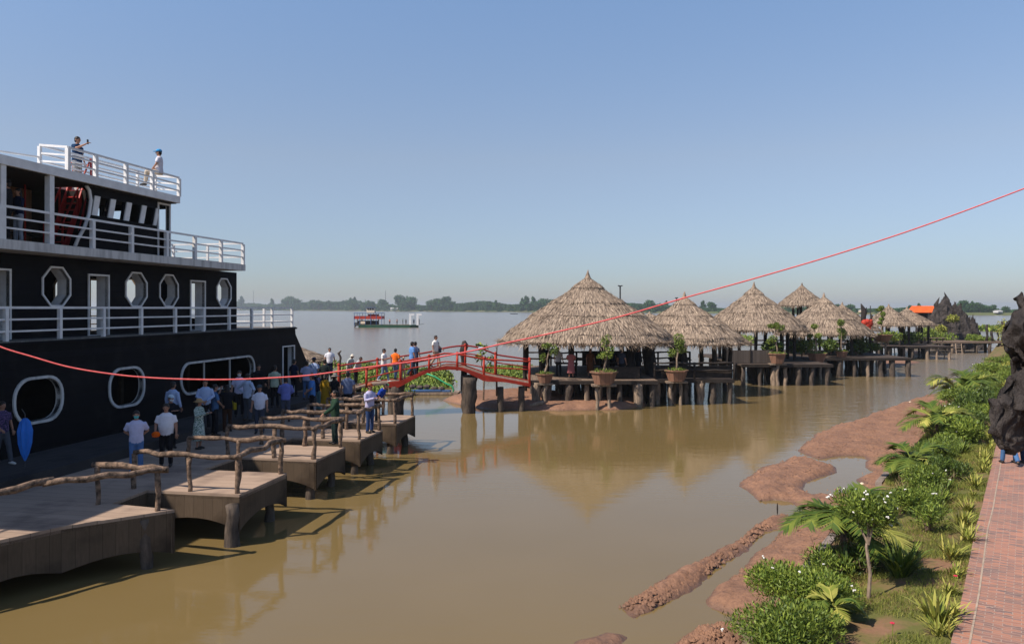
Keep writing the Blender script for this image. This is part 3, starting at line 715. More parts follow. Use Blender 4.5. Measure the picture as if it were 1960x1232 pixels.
def rz_(x, pts=pts_n):
    for (a, za), (b_, zb) in zip(pts[:-1], pts[1:]):
        if x <= b_: f_ = (x - a) / (b_ - a); return za + (zb - za) * f_
    return pts[-1][1]
for k_, y_ in ((0, lambda x: by(x) - .0), (1, lambda x: by(x) + BW)):
    px_posts = [-7.23, -5.6, -4.2, -2.8, -1.45, .92] if k_ == 0 else [-8.9, -7.0, -5.3, -3.9, -2.5, -.9, .95]
    lo = -7.23 if k_ == 0 else -8.9
    xr = [lo + (.93 - lo) * i / 28 for i in range(29)]
    hz = (lambda x: rz_(x)) if k_ == 0 else (lambda x: (2.45 + (x + 8.9) * .14 if x < -4.4 else 3.08 + .32 * math.sin(math.pi * min(1, max(0, (x + 4.4) / 3.6))) - max(0, x + 2) * .16))
    for nm, off, r_ in (('top_rail', 0, .05), ('middle_rail', -.42, .035)):
        mb = MB(); mb.tube([(x, y_(x), hz(x) + off) for x in xr], r_, 6); mb.build(nm, MT['redpaint' if k_ else 'orangered'], br, origin=o0, smooth=True)
    for x in px_posts:
        mb = MB().tube([(x, y_(x), bz(x) - .15), (x, y_(x), hz(x) + .02)], .062, 8); mb.ball((x, y_(x), hz(x) + .05), .08)
        mb.build('railing_post', MT['orangered'], br, origin=o0, smooth=True)
    mb = MB()
for x, r_ in ((-5.95, .33), (-2.25, .36)):
    for dy in (.25, 1.4):
        pts = [(x + random.uniform(-.04, .04), by(x) + dy, -.8 + i * .38) for i in range(int((bz(x) + .6) / .38) + 1)]
        MB().tube(pts, [r_ * (.78 + .06 * i) * random.uniform(.92, 1.06) for i in range(len(pts))], 10, jit=.06).build('pier', MT['pile'], br, origin=o0, smooth=True)
for x in (-.6, .5):
    pts = [(x, by(x) + .3, -.3 + i * .4) for i in range(5)]
    MB().tube(pts, .17, 8, jit=.1).build('pier', MT['pile'], br, origin=o0, smooth=True)
# landing between boardwalk and bridge
ld = thing('landing_deck', 'weathered plank landing where the boardwalk meets the red bridge', 'deck', (-9.5, 38.5, 0))
MB().prism([(-12.6, 36.6), (-7.85, 36.9), (-7.85, 41.0), (-12.6, 41.0)], 1.25, 1.41).build('deck_boards', MT['pierdeck'], ld, origin=(-9.5, 38.5, 0))
for x, y in ((-8.1, 37.2), (-8.1, 40.6), (-10.5, 40.6), (-12.3, 40.6)):
    MB().tube([(x, y, -.6), (x, y, 1.25)], .15, 8, jit=.1).build('pile', MT['pile'], ld, origin=(-9.5, 38.5, 0), smooth=True)
# carved dark post behind the hump, and odd sticks
def single(name, mb, m, label, cat, org, smooth=True, group=None):
    o = mb.build(name, m, None, org, smooth, origin=org); return tag(o, label, cat, group)
p = P(888, 706, 41.4); q = P(889, 655, 41.4)
single('carved_post', MB().tube([(p.x, p.y, 1.0), p, P(887, 690, 41.4), P(886, 672, 41.4), P(890, 660, 41.4), P(888, 652, 41.4)], [.2, .17, .14, .19, .21, .08], 9, jit=.15), MT['drift'],
       'black gnarled wooden post standing behind the hump of the red bridge', 'post', (p.x, p.y, 0))
p = P(650, 700, 42)
single('bare_branch', MB().tube([(p.x, p.y, .5), P(650, 696, 42), P(652, 684, 42), P(648, 676, 42), P(653, 671, 42)], [.1, .07, .06, .07, .03], 6, jit=.2), MT['pile'],
       'thin crooked branch sticking up behind the start of the red bridge', 'branch', (p.x, p.y, 0))
p = P(951, 690, 43)
single('bare_branch', MB().tube([(p.x, p.y, .5), P(950, 690, 43), P(951, 668, 43), P(953, 650, 43)], [.06, .04, .03, .015], 6).tube([P(951, 668, 43), P(947, 660, 43)], [.02, .01], 5), MT['pile'],
       'thin bare upright stick just left of the large hut eaves', 'branch', (p.x, p.y, 0))

# ------------------------------------------------------------------ thatched huts
PROF = [(0.0, 1.0), (.04, .90), (.075, .865), (.20, .73), (.34, .60), (.44, .52), (.58, .40), (.66, .34), (.80, .21), (.90, .12), (1.0, .0)]
TIERS = [(.03, .19), (.17, .44), (.40, .66), (.62, .93), (.88, 1.03)]
def prof(u):
    for (a, za), (b_, zb) in zip(PROF[:-1], PROF[1:]):
        if u <= b_: return za + (zb - za) * (u - a) / (b_ - a)
    return -(u - 1) * 1.3
def thatch_roof(root, r, ze, za, n_str, asp=1.0, seed=0):
    rg_ = np.random.default_rng(seed); hgt = za - ze
    mb = MB()
    for (u0, u1) in TIERS:
        rs_ = []
        for i in range(7):
            u = u0 + (u1 - u0) * i / 6; rs_.append((u * r, ze + prof(u) * hgt + (.12 * r / 5.3) * (i / 6)))
        n = 40; vs = []
        for i, (rr_, z) in enumerate(rs_):
            for j in range(n):
                a = 2 * math.pi * j / n; w = 1 + (.05 * noise.noise(Vector((math.cos(a) * 2.5, math.sin(a) * 2.5, u0 * 9 + seed * 3.7))))
                zz = z + (.06 * r / 4 * noise.noise(Vector((math.cos(a) * 3, math.sin(a) * 3, u0 * 5 + seed))))
                vs.append((rr_ * w * math.cos(a), rr_ * w * math.sin(a) * asp, zz))
        mb.add(vs, [(i * n + j, i * n + (j + 1) % n, (i + 1) * n + (j + 1) % n, (i + 1) * n + j) for i in range(6) for j in range(n)])
    rb_ = mb.build('roof', MT['thatch_under'], root, smooth=True)
    # straw strips, denser where the roof is wide
    ms = []
    for ti, (u0, u1) in enumerate(TIERS):
        area = (u1 ** 2 - u0 ** 2) + .06; n = int(n_str * 2.9 * area)
        u = np.sqrt(rg_.uniform(u0 ** 2, (u1 - .01) ** 2, n)); a = rg_.uniform(0, 2 * math.pi, n)
        e = int(n * .3); u[:e] = u1 - rg_.uniform(0, .035, e)                     # fringe of each tier
        sc = r / 5.3
        Lh = rg_.uniform(.3, .7, n) * (.55 + .45 * sc) * (.75 if u1 < .3 else 1)
        z = ze + np.array([prof(x) for x in u]) * hgt + (.12 * r / 5.3) * (u - u0) / (u1 - u0) + .03
        w = np.array([1 + .05 * noise.noise(Vector((math.cos(x) * 2.5, math.sin(x) * 2.5, u0 * 9 + seed * 3.7))) for x in a])
        C = np.stack([u * r * w * np.cos(a), u * r * w * np.sin(a) * asp, z], 1)
        du = .01; sl = np.array([(prof(min(x + du, 1)) - prof(x - du)) / (2 * du if x + du < 1 else du) for x in u]) * hgt / r
        D = np.stack([np.cos(a), np.sin(a), sl - .08], 1) + rg_.normal(size=(n, 3)) * .17
        D[:e, 2] -= .3 + (.55 if ti == 4 else 0)
        Nn = np.stack([-sl * np.cos(a), -sl * np.sin(a), np.ones(n)], 1) + rg_.normal(size=(n, 3)) * .35
        C[:e, 2] -= .05
        if ti == 4: Lh[:e] *= rg_.uniform(1.0, 1.9, e); C[:e, 2] -= .06 * rg_.uniform(0, 1, e)
        ms.append(leaf_quads(C, D, Nn, Lh, rg_.uniform(.022, .06, n) * (.6 + .4 * sc) * 1.15))
    V, Q = cat_meshes(ms)
    npmesh('thatch', V, Q, MT['thatch'], rb_)
    fin = MB().rings([(0, 0, ze + hgt * .84, .34 * r / 5.3 + .04, .34 * r / 5.3 + .04), (0, 0, ze + hgt * .92, .17 * r / 5.3 + .03, .17 * r / 5.3 + .03), (0, 0, ze + hgt * 1.0, .07, .07), (.02, 0, ze + hgt * 1.04 + .03, .015, .015)], 10)
    fin.build('finial', MT['palepile'], rb_, smooth=True)
def hut(label, px, py_apex, Y, r, ze, zd, n_post, n_str, asp=1.0, seed=0, rpost=.74, name='thatched_hut', low=None, grp='thatched huts on stilts'):
    c = P(px, py_apex, Y); root = thing(name, label, 'hut', (c.x, Y, 0), 0, grp)
    thatch_roof(root, r, ze, c.z, n_str, asp, seed)
    for i in range(n_post):
        a = 2 * math.pi * (i + .37) / n_post; x, y = r * rpost * math.cos(a), r * rpost * math.sin(a) * asp
        zt = ze + prof(rpost) * (c.z - ze) - .05
        k_ = 7; pts = [(x + random.uniform(-.03, .03), y + random.uniform(-.03, .03), (-.6 if low is None else low) + (zt + .6 - (0 if low is None else low + .6)) * j / k_) for j in range(k_ + 1)]
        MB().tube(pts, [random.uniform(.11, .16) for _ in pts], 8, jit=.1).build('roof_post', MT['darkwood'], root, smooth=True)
    mb = MB(); mb.ball((0, 0, 0), .01)
    rg2 = MB()
    for i in range(8):
        a = 2 * math.pi * i / 8; rg2.beam((0, 0, c.z - .5), (r * .93 * math.cos(a), r * .93 * math.sin(a) * asp, ze + .12), .08, .08)
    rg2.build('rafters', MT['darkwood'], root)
    return root, c
def platform(label, x0, x1, y0, y1, z, nx, ny, m='pierdeck', mp='pile', rail=None, grp='stilt platforms under the huts', rot=0.0, rp=.17):
    cx, cy = (x0 + x1) / 2, (y0 + y1) / 2
    root = thing('stilt_platform', label, 'platform', (cx, cy, 0), rot, grp)
    hx, hy = (x1 - x0) / 2, (y1 - y0) / 2
    MB().prism([(-hx, -hy), (hx, -hy), (hx, hy), (-hx, hy)], z - .12, z).build('deck_boards', MT[m], root)
    MB().beam((-hx, -hy - .04, z - .1), (hx, -hy - .04, z - .1), .09, .2).build('edge_beam', MT['darkwood'], root)
    MB().beam((-hx, hy, z - .22), (hx, hy, z - .22), .1, .16).build('edge_beam', MT['darkwood'], root)
    for i in range(nx):
        for j in range(ny):
            x = -hx + .25 + (2 * hx - .5) * (i + random.uniform(-.16, .16)) / max(1, nx - 1); y = -hy + .2 + (2 * hy - .4) * j / max(1, ny - 1)
            k_ = 5; r_ = rp * random.uniform(.75, 1.35)
            pts = [(x + random.uniform(-.04, .04), y + random.uniform(-.04, .04), -.7 + (z + .58) * q / k_) for q in range(k_ + 1)]
            fl_ = random.random() < .4
            MB().tube(pts, [r_ * random.uniform(.85, 1.1) * (1 + (.5 * (q / k_) ** 3 if fl_ else 0)) for q in range(k_ + 1)], 8, jit=.08).build('pile', MT[mp if j else random.choice([mp, mp, 'palepile'])], root, smooth=True)
    for i in range(nx):                                   # extra thin props and slanting braces
        x = -hx + .3 + (2 * hx - .6) * random.random(); y = -hy + .3 + random.random() * hy
        MB().tube([(x, y, -.6), (x + random.uniform(-.5, .5), y + .2, z - .1)], [.07, .06], 6, jit=.1).build('brace', MT[random.choice(['pile', 'darkwood', 'palepile'])], root, smooth=True)
    if rail:
        for sd in rail:
            a, b_ = {'f': ((-hx, -hy), (hx, -hy)), 'b': ((-hx, hy), (hx, hy)), 'l': ((-hx, -hy), (-hx, hy)), 'r': ((hx, -hy), (hx, hy))}[sd]
            mb = MB()
            for hh in (.9, .5): log(mb, (a[0], a[1], z + hh), (b_[0], b_[1], z + hh), .06, 8)
            mb.build('railing', MT['darkwood'], root, smooth=True)
            L = math.hypot(b_[0] - a[0], b_[1] - a[1]); n = max(2, int(L / 1.5))
            for i in range(n + 1):
                x, y = a[0] + (b_[0] - a[0]) * i / n, a[1] + (b_[1] - a[1]) * i / n
                MB().tube([(x, y, z - .1), (x, y, z + .95)], .07, 7, jit=.12).build('railing_post', MT['darkwood'], root, smooth=True)
    return root
platform('wide plank platform on stilts under the largest thatched hut', .9, 8.0, 42.0, 53, 1.45, 8, 4, rail='b')
platform('dark plank platform on stilts right of the largest hut', 8.03, 12.5, 43.2, 54, 1.42, 6, 4, 'darkdeck', rail='fb')
hut('largest thatched hut, nearest, beside the end of the red bridge', 1125, 522, 47.8, 5.4, 3.38, 1.45, 12, 5200, seed=1)
hut('second thatched hut with a pointed cap, half behind the largest one', 1310, 562, 49.5, 3.9, 3.2, 1.45, 9, 3600, seed=2)
hut('low thatched roof peeping between the two nearest huts', 1243, 598, 55, 3.0, 3.6, 1.45, 6, 1500, seed=3)
platform('plank platform on pale stilts under the third thatched hut', 16.0, 22.4, 53.6, 66, 1.5, 7, 4, 'darkdeck')
hut('third thatched hut, tall, behind the dark board fence', 1443, 543, 59, 3.95, 3.75, 1.5, 9, 3200, seed=4)
hut('small thatched hut raised high on a trunk behind the others', 1535, 543, 76, 2.35, 5.65, 1.5, 5, 1200, seed=5, rpost=.35, name='raised_thatched_hut')
platform('long dark platform on stilts under the broad fourth hut', 22.4, 31.5, 60.5, 72, 1.5, 9, 4, 'darkdeck', rail='b')
hut('broad thatched hut right of the raised one', 1577, 563, 66, 3.9, 3.2, 1.5, 9, 2800, seed=6)
hut('thatched roof overlapping the right side of the broad hut', 1612, 580, 71, 3.2, 3.4, 1.5, 7, 1600, seed=7)
platform('small dark platform on stilts under the far pair of huts', 38.5, 46.5, 81, 92, 1.4, 7, 3, 'darkdeck')
hut('left hut of the far pair of small thatched huts', 1701, 583, 85, 2.7, 3.5, 1.5, 7, 1300, seed=8)
hut('right hut of the far pair of small thatched huts', 1736, 588, 90, 3.0, 3.45, 1.5, 7, 1300, seed=9)
rt_, c_ = hut('low thatched roof behind the bow of the black ship', 552, 655, 45, 2.35, 2.35, 1.2, 5, 1500, seed=10)
# thick trunks and dark board panels in the shade of the two nearest huts
for x, y, r_, l_ in ((6.9, 44.4, .3, 'thick dark trunk under the right eave of the largest hut'), (8.3, 46.2, .33, 'thickest dark trunk between the two nearest huts'), (5.4, 44.2, .16, 'crooked trunk behind the hexagonal planter'), (10.6, 47.2, .2, 'dark trunk under the middle of the second hut')):
    o = MB().tube([(random.uniform(-.06, .06), 0, z) for z in (-.6, .1, .8, 1.5, 2.1, 2.8, 3.25)], [r_ * random.uniform(.75, 1.25) for _ in range(7)], 9, jit=.18).build('trunk_post', MT['drift'], None, (x, y, 0), True); tag(o, l_, 'post', 'trunk posts under the huts')
for x, y, w, h_, l_ in ((10.4, 43.35, 4.0, .62, 'low dark board wall along the front of the second hut'), (6.4, 52.6, 3.2, .95, 'dark board wall at the back of the largest hut'), (6.2, 43.0, 1.9, .6, 'dark low partition behind the hexagonal planter')):
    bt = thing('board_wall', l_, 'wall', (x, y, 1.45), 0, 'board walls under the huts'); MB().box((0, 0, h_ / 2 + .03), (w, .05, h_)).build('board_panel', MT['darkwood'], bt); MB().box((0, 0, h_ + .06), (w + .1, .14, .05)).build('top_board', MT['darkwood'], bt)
# board fence behind the second hut
fr = thing('board_fence', 'dark vertical board fence on the third hut platform', 'fence', (P(1436, 690, 54.5).x, 54.5, 1.5))
MB().box((0, 0, .48), (3.3, .05, .9)).build('board_panel', MT['fence'], fr)
for x in (-1.6, 0, 1.6): MB().box((x, -.05, .5), (.09, .09, 1.0)).build('fence_post', MT['darkwood'], fr)
# tables and benches in the shade of the largest hut
for i, (x, y) in enumerate(((3.2, 45.2), (6.0, 45.6), (4.4, 48.4), (7.0, 49.0), (10.6, 48.5))):
    tb_ = thing('wooden_table', ['dark wooden table under the left front of the largest hut', 'dark wooden table under the right front of the largest hut', 'dark wooden table in the middle of the largest hut',
                'dark wooden table at the back right of the largest hut', 'dark wooden table under the second hut'][i], 'table', (x, y, 1.45), 0, 'tables under the huts')
    MB().box((0, 0, .72), (1.3, .8, .06)).build('table_top', MT['darkwood'], tb_)
    for sx in (-.55, .55):
        for sy in (-.3, .3): MB().box((sx, sy, .345), (.07, .07, .69)).build('leg', MT['darkwood'], tb_)
# ------------------------------------------------------------------ plants in planters
def leafball(c, rad, n, L, Wd, seed=0, hollow=.35, up=.3):
    g_ = np.random.default_rng(seed)
    d = g_.normal(size=(n, 3)); d /= np.linalg.norm(d, axis=1, keepdims=True)
    r_ = (hollow + (1 - hollow) * g_.uniform(0, 1, n) ** .5)[:, None]
    lump = np.array([1 + .28 * noise.noise(Vector((x[0] * 1.8 + seed, x[1] * 1.8, x[2] * 1.8))) for x in d])[:, None]
    C = np.array(c) + d * r_ * lump * np.array(rad)
    D = d * .6 + g_.normal(size=(n, 3)) * .55 + np.array([0, 0, up]); Nn = d + g_.normal(size=(n, 3)) * .5
    return leaf_quads(C, D, Nn, g_.uniform(.7, 1.3, n) * L, g_.uniform(.7, 1.3, n) * Wd)
PG = 'bonsai planters along the hut platforms'
def planter(label, px, py_base, Y, w, h, kind, plant_h, seed, leaf='leaf', z_stand=0.2, stand=2, green=.4):
    b_ = P(px, py_base, Y); root = thing('bonsai_planter', label, 'planter', b_, 0, PG)
    rw = w / 2; n = 6 if kind == 'hex' else 12
    rs = [(0, 0, 0, rw * .68, rw * .68), (0, 0, h * .9, rw * .96, rw * .96), (0, 0, h * .9, rw * 1.06, rw * 1.06), (0, 0, h, rw * 1.06, rw * 1.06), (0, 0, h, rw * .9, rw * .9), (0, 0, h * .9, rw * .88, rw * .88)]
    MB().rings(rs, n).build('pot', MT['terracotta'], root)
    k_ = 6; pts = [(.0, 0, h * .9)]; x = y = 0
    for i in range(1, k_ + 1):
        x += random.uniform(-.09, .09); y += random.uniform(-.06, .06); pts.append((x, y, h + (plant_h - .2) * i / k_))
    mb = MB().tube(pts, [.06 * (1.1 - i / k_ * .7) for i in range(k_ + 1)], 6, jit=.15)
    tips = [pts[-1]]
    for q in range(4):
        s_ = pts[random.randint(2, 5)]; e_ = (s_[0] + random.uniform(-.35, .35), s_[1] + random.uniform(-.3, .3), s_[2] + random.uniform(.1, .35))
        mb.tube([s_, e_], [.03, .012], 5); tips.append(e_)
    bt_ = mb.build('bonsai_trunk', MT['palepile'], root, smooth=True)
    ms = [leafball(t_, (random.uniform(.2, .36), .28, random.uniform(.16, .3)), int(110 * green * 2 + 50), .11, .06, seed * 10 + i) for i, t_ in enumerate(tips)]
    V, Q = cat_meshes(ms); npmesh('foliage', V, Q, MT[leaf], bt_)
    V, Q = leafball((0, 0, h), (rw * 1.0, rw * 1.0, .13), 220, .16, .035, seed + 3, up=.8); npmesh('ground_leaves', V, Q, MT['leaf2'], root)
    sp_ = [(-rw * .5, .0), (rw * .4, .12), (0, .3)][:stand] if stand > 1 else [(0, 0)]
    mb = MB()
    for (sx, sy) in sp_:
        mb = MB(); z0 = -b_.z + z_stand - .5
        pts = [(sx + random.uniform(-.04, .04), sy, z0 + (-.12 - z0) * i / 4) for i in range(5)]
        mb.tube(pts, [.18, .13, .1, .12, .17] if stand == 1 else [.11, .1, .09, .1, .1], 7, jit=.12); mb.build('stand_post', MT['palepile'], root, smooth=True)
    MB().box((0, .05, -.06), (w * .9, .6, .1)).build('stand_board', MT['palepile'], root)
    return root
planter('hexagonal planter with a small green bonsai in front of the largest hut', 1156, 735, 40.8, 1.45, .68, 'hex', 1.9, 1, 'leaf2', green=.25)
planter('round planter with a leafy shrub right of the end of the red bridge', 1043, 732, 42.0, .95, .5, 'round', 1.7, 2, 'leaf', stand=1, green=.4)
planter('shaded planter with a bushy tree in front of the second hut', 1295, 729, 42.8, 1.3, .62, 'hex', 2.0, 3, 'leaf', green=.6)
planter('terracotta planter with a leafy shrub at the right end of the board fence', 1488, 695, 53.6, 1.25, .7, 'hex', 2.2, 4, 'leaf', stand=1, green=1.1)
planter('brown planter with a bush in front of the broad hut', 1564, 692, 58.0, 1.5, .65, 'hex', 2.2, 5, 'leaf2', green=1.0)
planter('small planter with a dense tree on a flared pale post', 1611, 684, 61.0, .95, .5, 'round', 2.5, 6, 'leaf', stand=1, green=1.3)
planter('planter with a pale bushy tree left of the far pair of huts', 1688, 652, 72.0, 1.9, .6, 'round', 2.7, 7, 'leaf2', green=1.6)
def bush(name, label, c, rad, n, L, Wd, m, seed, cat='bush', group=None, extra=None):
    root = thing(name, label, cat, (c[0], c[1], c[2]), 0, group)
    ms = [leafball((random.uniform(-.35, .35) * rad[0], random.uniform(-.35, .35) * rad[1], rad[2] * random.uniform(.6, 1.1)), (rad[0] * .7, rad[1] * .7, rad[2] * .7), n // 4, L, Wd, seed * 7 + i) for i in range(4)]
    V, Q = cat_meshes(ms); npmesh('foliage', V, Q, MT[m], root)
    mb = MB()
    for i in range(4): mb.tube([(0, 0, -.2), (random.uniform(-.3, .3) * rad[0], random.uniform(-.3, .3) * rad[1], rad[2])], [.035, .015], 5)
    mb.build('stems', MT['bark'], root)
    return root
i = 0
for px, py, Y, rx, rz2, m, l_ in ((1612, 640, 74, 1.6, .8, 'leafdark', 'dark bush on the roof edge behind the broad hut'), (1668, 668, 70, 1.1, .5, 'leafdark', 'dark trailing plant below the red ornament'),
                              (1752, 652, 94, 1.6, .8, 'leaf2', 'bright bush left of the far jetty'), (1776, 650, 96, 1.5, 1.3, 'leaf', 'green bush under the right far hut'),
                              (1800, 652, 97, 2.2, .9, 'leaf2', 'wide light green bush at the foot of the rock mountain'), (1802, 635, 100, .9, .7, 'yellowleaf', 'yellow flowering bush on the rock mountain foot'),
                              (1826, 613, 99, .9, .6, 'yellowleaf', 'yellow green tuft growing on the rock mountain face'), (1870, 655, 95, 1.3, .8, 'leaf2', 'small bush on the jetty right of the rock mountain'),
                              (1888, 655, 95, .9, .6, 'leaf', 'little bush beside the short jetty post'), (1926, 650, 92, 1.2, 1.9, 'yellowleaf', 'yellow leaved shrub by the tall jetty stump'),
                              (1720, 655, 88, 2.4, .9, 'leaf2', 'broad light bush under the far pair of huts'), (1392, 650, 60, 1.0, .4, 'leaf', 'low bush behind the second hut'),
                              (1478, 672, 56, .9, .6, 'leafdark', 'dark bush beside the planter at the end of the board fence'), (1535, 672, 60, 1.2, .7, 'leaf', 'bush between the third hut and the broad hut'), (1590, 668, 61, .9, .6, 'leafdark', 'dark low bush left of the flared pale post'),
                              (1640, 668, 64, 1.2, .9, 'leafdark', 'dark bush at the right end of the broad hut platform'), (1700, 650, 80, 1.6, .8, 'leaf', 'bush under the left far hut'), (1742, 652, 86, 1.4, .9, 'leaf2', 'light bush between the two far huts')):
    i += 1; p = P(px, py, Y); bush('bush', l_, (p.x, p.y, p.z - rz2 * .4), (rx, rx, rz2), 700, .28, .13, m, i, group='bushes on the piers')
# sapling by the bridge end
p = P(925, 700, 42.6); root = thing('sapling', 'thin sapling with a few broad green leaves behind the red bridge', 'sapling', (p.x, p.y, .1))
MB().tube([(0, 0, 0), (.05, 0, 1.5), (-.1, 0, 2.2), (.0, 0, 3.0)], [.05, .04, .03, .01], 6).tube([(.0, 0, 2.0), (.4, 0, 2.5)], [.02, .01], 5).build('trunk', MT['bark'], root)
V, Q = cat_meshes([leafball((x, 0, z), (.3, .3, .25), 22, .24, .17, int(z * 10)) for x, z in ((0, 3.0), (-.25, 2.6), (.4, 2.5), (-.1, 3.2), (.3, 2.0))]); npmesh('foliage', V, Q, MT['leaf2'], root)

# floating water hyacinth, uncountable
def float_mat(name, poly, n, seed, L=.35, hgt=.28):
    g_ = np.random.default_rng(seed); P_ = []; xs0 = [p[0] for p in poly]; ys0 = [p[1] for p in poly]
    X = g_.uniform(min(xs0), max(xs0), n * 3); Y = g_.uniform(min(ys0), max(ys0), n * 3)
    sd = sdist(X, Y, poly) + np.sin(X * 1.7) * .5 + np.sin(Y * 2.3) * .4; k_ = sd > 0; X, Y = X[k_][:n], Y[k_][:n]; m_ = len(X)
    C = np.stack([X, Y, g_.uniform(.03, hgt, m_)], 1); D = g_.normal(size=(m_, 3)) + [0, 0, 1.2]; Nn = g_.normal(size=(m_, 3)) * .6 + [0, 0, 1]
    V, Q = leaf_quads(C, D, Nn, g_.uniform(.6, 1.3, m_) * L, g_.uniform(.5, 1, m_) * L * .6)
    tag(npmesh(name, V, Q, MT['leaf2']), kind='stuff')
float_mat('water_hyacinth', G2([(672, 735), (700, 752), (760, 757), (815, 752), (868, 742), (872, 722), (860, 712), (700, 698), (640, 700)]), 9000, 5)
float_mat('water_hyacinth', G2([(925, 720), (1020, 726), (1020, 704), (935, 704)]), 3500, 6)
float_mat('water_hyacinth', G2([(596, 706), (640, 712), (640, 694), (590, 697)]), 1200, 7)
float_mat('water_hyacinth', G2([(1340, 640), (1440, 660), (1440, 645), (1340, 634)]), 1500, 8, .6)
float_mat('water_hyacinth', G2([(1880, 634), (1960, 636), (1960, 628), (1880, 627)]), 1500, 9, 1.4, .6)
# work raft with blue planks and green hose
p = G(820, 754); raft = thing('work_raft', 'low work raft with blue sheet and green hose behind the red bridge', 'raft', (p.x, p.y, 0))
MB().prism([(-1.9, -.7), (1.9, -.6), (2.0, .7), (-1.8, .8)], .02, .16).build('raft_deck', MT['palepile'], raft)
MB().box((-.3, -.2, .24), (2.2, .6, .1), .1).box((.9, -.1, .22), (1, .5, .08), -.1).build('blue_sheet', MT['blue'], raft)
MB().tube([(-.2, .2, 1.3), (.4, 0, 1.1), (1.1, -.2, .7), (1.5, -.3, .55), (1.62, -.3, .3), (1.55, -.3, .1)], .05, 7).build('hose', MT['hose'], raft, smooth=True)
mb = MB()
for i in range(5): mb.ball((-1 + i * .45, .1, .32 + random.uniform(0, .15)), (.25, .2, .14), 7, 5)
mb.build('bundles', MT['pile'], raft)
p = P(735, 745, 36); single('green_hose', MB().tube([P(724, 752, 37), P(732, 748, 37), P(740, 742, 37), P(744, 735, 37)], .045, 6), MT['hose'], 'short green hose hanging at the near end of the red bridge', 'hose', p)

# ------------------------------------------------------------------ rock mountain, jetty, stumps
def crag(name, label, px, py_base, Y, wpx, hpx, seed, m='rock', cat='rock', n=30, sharp=1.0, group=None):
    b_ = P(px, py_base, Y); rx = wpx / 2 * Y / F; hh = hpx * Y / F; mb = MB(); rn = random.Random(seed)
    for i in range(n):
        a = rn.uniform(0, 6.28); d = rn.uniform(0, 1) ** .7; x, y = math.cos(a) * rx * d, math.sin(a) * rx * .8 * d
        top = hh * (1 - d) ** sharp * rn.uniform(.7, 1.0) + hh * .1
        if i == 0: x = y = 0; top = hh
        r0 = rx * rn.uniform(.16, .34); k_ = 7; pts = []; rad = []
        for j in range(k_ + 1):
            f_ = j / k_; pts.append((x + rn.uniform(-.12, .12) * r0 * 2, y + rn.uniform(-.1, .1) * r0, -.6 + (top + .6) * f_)); rad.append(r0 * (1 - f_) ** .8 * rn.uniform(.75, 1.2) + .03 * hh * .1)
        mb.tube(pts, rad, 7, jit=.28)
    for i in range(5):
        a = rn.uniform(0, 6.28); x, y = math.cos(a) * rx * .35, math.sin(a) * rx * .3; k_ = 8; top = hh * rn.uniform(.6, .8)
        if i == 0: x = y = 0; top = hh * .92
        mb.tube([(x + rn.uniform(-.1, .1) * rx, y, -.6 + (top + .6) * j / k_) for j in range(k_ + 1)], [rx * (.85 if i == 0 else .5) * (1 - (j / k_) ** 1.2) * rn.uniform(.8, 1.15) + .1 for j in range(k_ + 1)], 11, jit=.22)
    o = mb.build(name, MT[m], None, (b_.x, Y, b_.z)); return tag(o, label, cat, group)
crag('rock_mountain', 'tall jagged dark rock mountain with a pointed peak at the right', 1812, 660, 104, 128, 101, 3, n=90, sharp=.8)
crag('rock_outcrop', 'low dark spiky rocks just right of the rock mountain', 1862, 658, 102, 36, 56, 5, n=16, sharp=.5)
p = P(1770, 598, 110); oh = thing('roofed_hut', 'small hut with a bright orange roof left of the rock mountain', 'hut', (p.x, 110, 0))
hw = 2.05; z_ = p.z
MB().add([(-hw, -1.2, z_), (hw, -1.2, z_), (hw - .2, 0, z_ + .95), (-hw + .2, 0, z_ + .95), (-hw, 1.2, z_), (hw, 1.2, z_)], [(0, 1, 2, 3), (3, 2, 5, 4), (0, 3, 4), (1, 5, 2)]).build('roof', MT['roof_orange'], oh)
MB().box((.3, 0, z_ - .9), (3.0, 1.6, 1.8)).build('wall', MT['darkwood'], oh)
mb = MB()
for x in (-1.7, 1.7):
    for y in (-.9, .9): mb.box((x, y, z_ / 2 - .3), (.15, .15, z_ + .5))
mb.build('posts', MT['darkwood'], oh)
jt = thing('far_jetty', 'long low wooden jetty crossing the water in front of the rock mountain', 'jetty', (P(1840, 660, 93).x, 93, 0))
jx0, jx1 = P(1738, 0, 93).x - jt.location.x, P(1990, 0, 93).x - jt.location.x
MB().prism([(jx0, -.6), (jx1, -.6), (jx1, 3.5), (jx0, 3.5)], 1.2, 1.4).build('deck_boards', MT['pierdeck'], jt)
n = 11
for i in range(n):
    x = jx0 + .3 + (jx1 - jx0 - .6) * i / (n - 1) + random.uniform(-.2, .2)
    for y in (-.4, 2.5): MB().tube([(x, y, -.6), (x + random.uniform(-.1, .1), y, .5), (x, y, 1.25)], random.uniform(.1, .2), 7, jit=.15).build('pile', MT[random.choice(['pile', 'palepile'])], jt, smooth=True)
for x in (jx0 + 3.6, ): 
    mb = MB()
    for s_ in (-.35, .35): mb.beam((x + 2.2 + s_, -.5, 1.2), (x + 1.8 + s_, -1.4, -.2), .08, .1)
    for i in range(4): mb.beam((x + 1.7, -.6 - .2 * i, .95 - .3 * i), (x + 2.5, -.6 - .2 * i, .95 - .3 * i), .06, .06)
    mb.build('ladder', MT['palepile'], jt)
mb = MB(); mb.box((jx0 + 2.6, -.3, 1.85), (3.4, .5, .06))
for i in range(5): mb.box((jx0 + 1.1 + i * .75, -.3, 1.6), (.07, .3, .45))
mb.build('bench', MT['palepile'], jt)
SG = 'dark stumps standing along the far jetty'
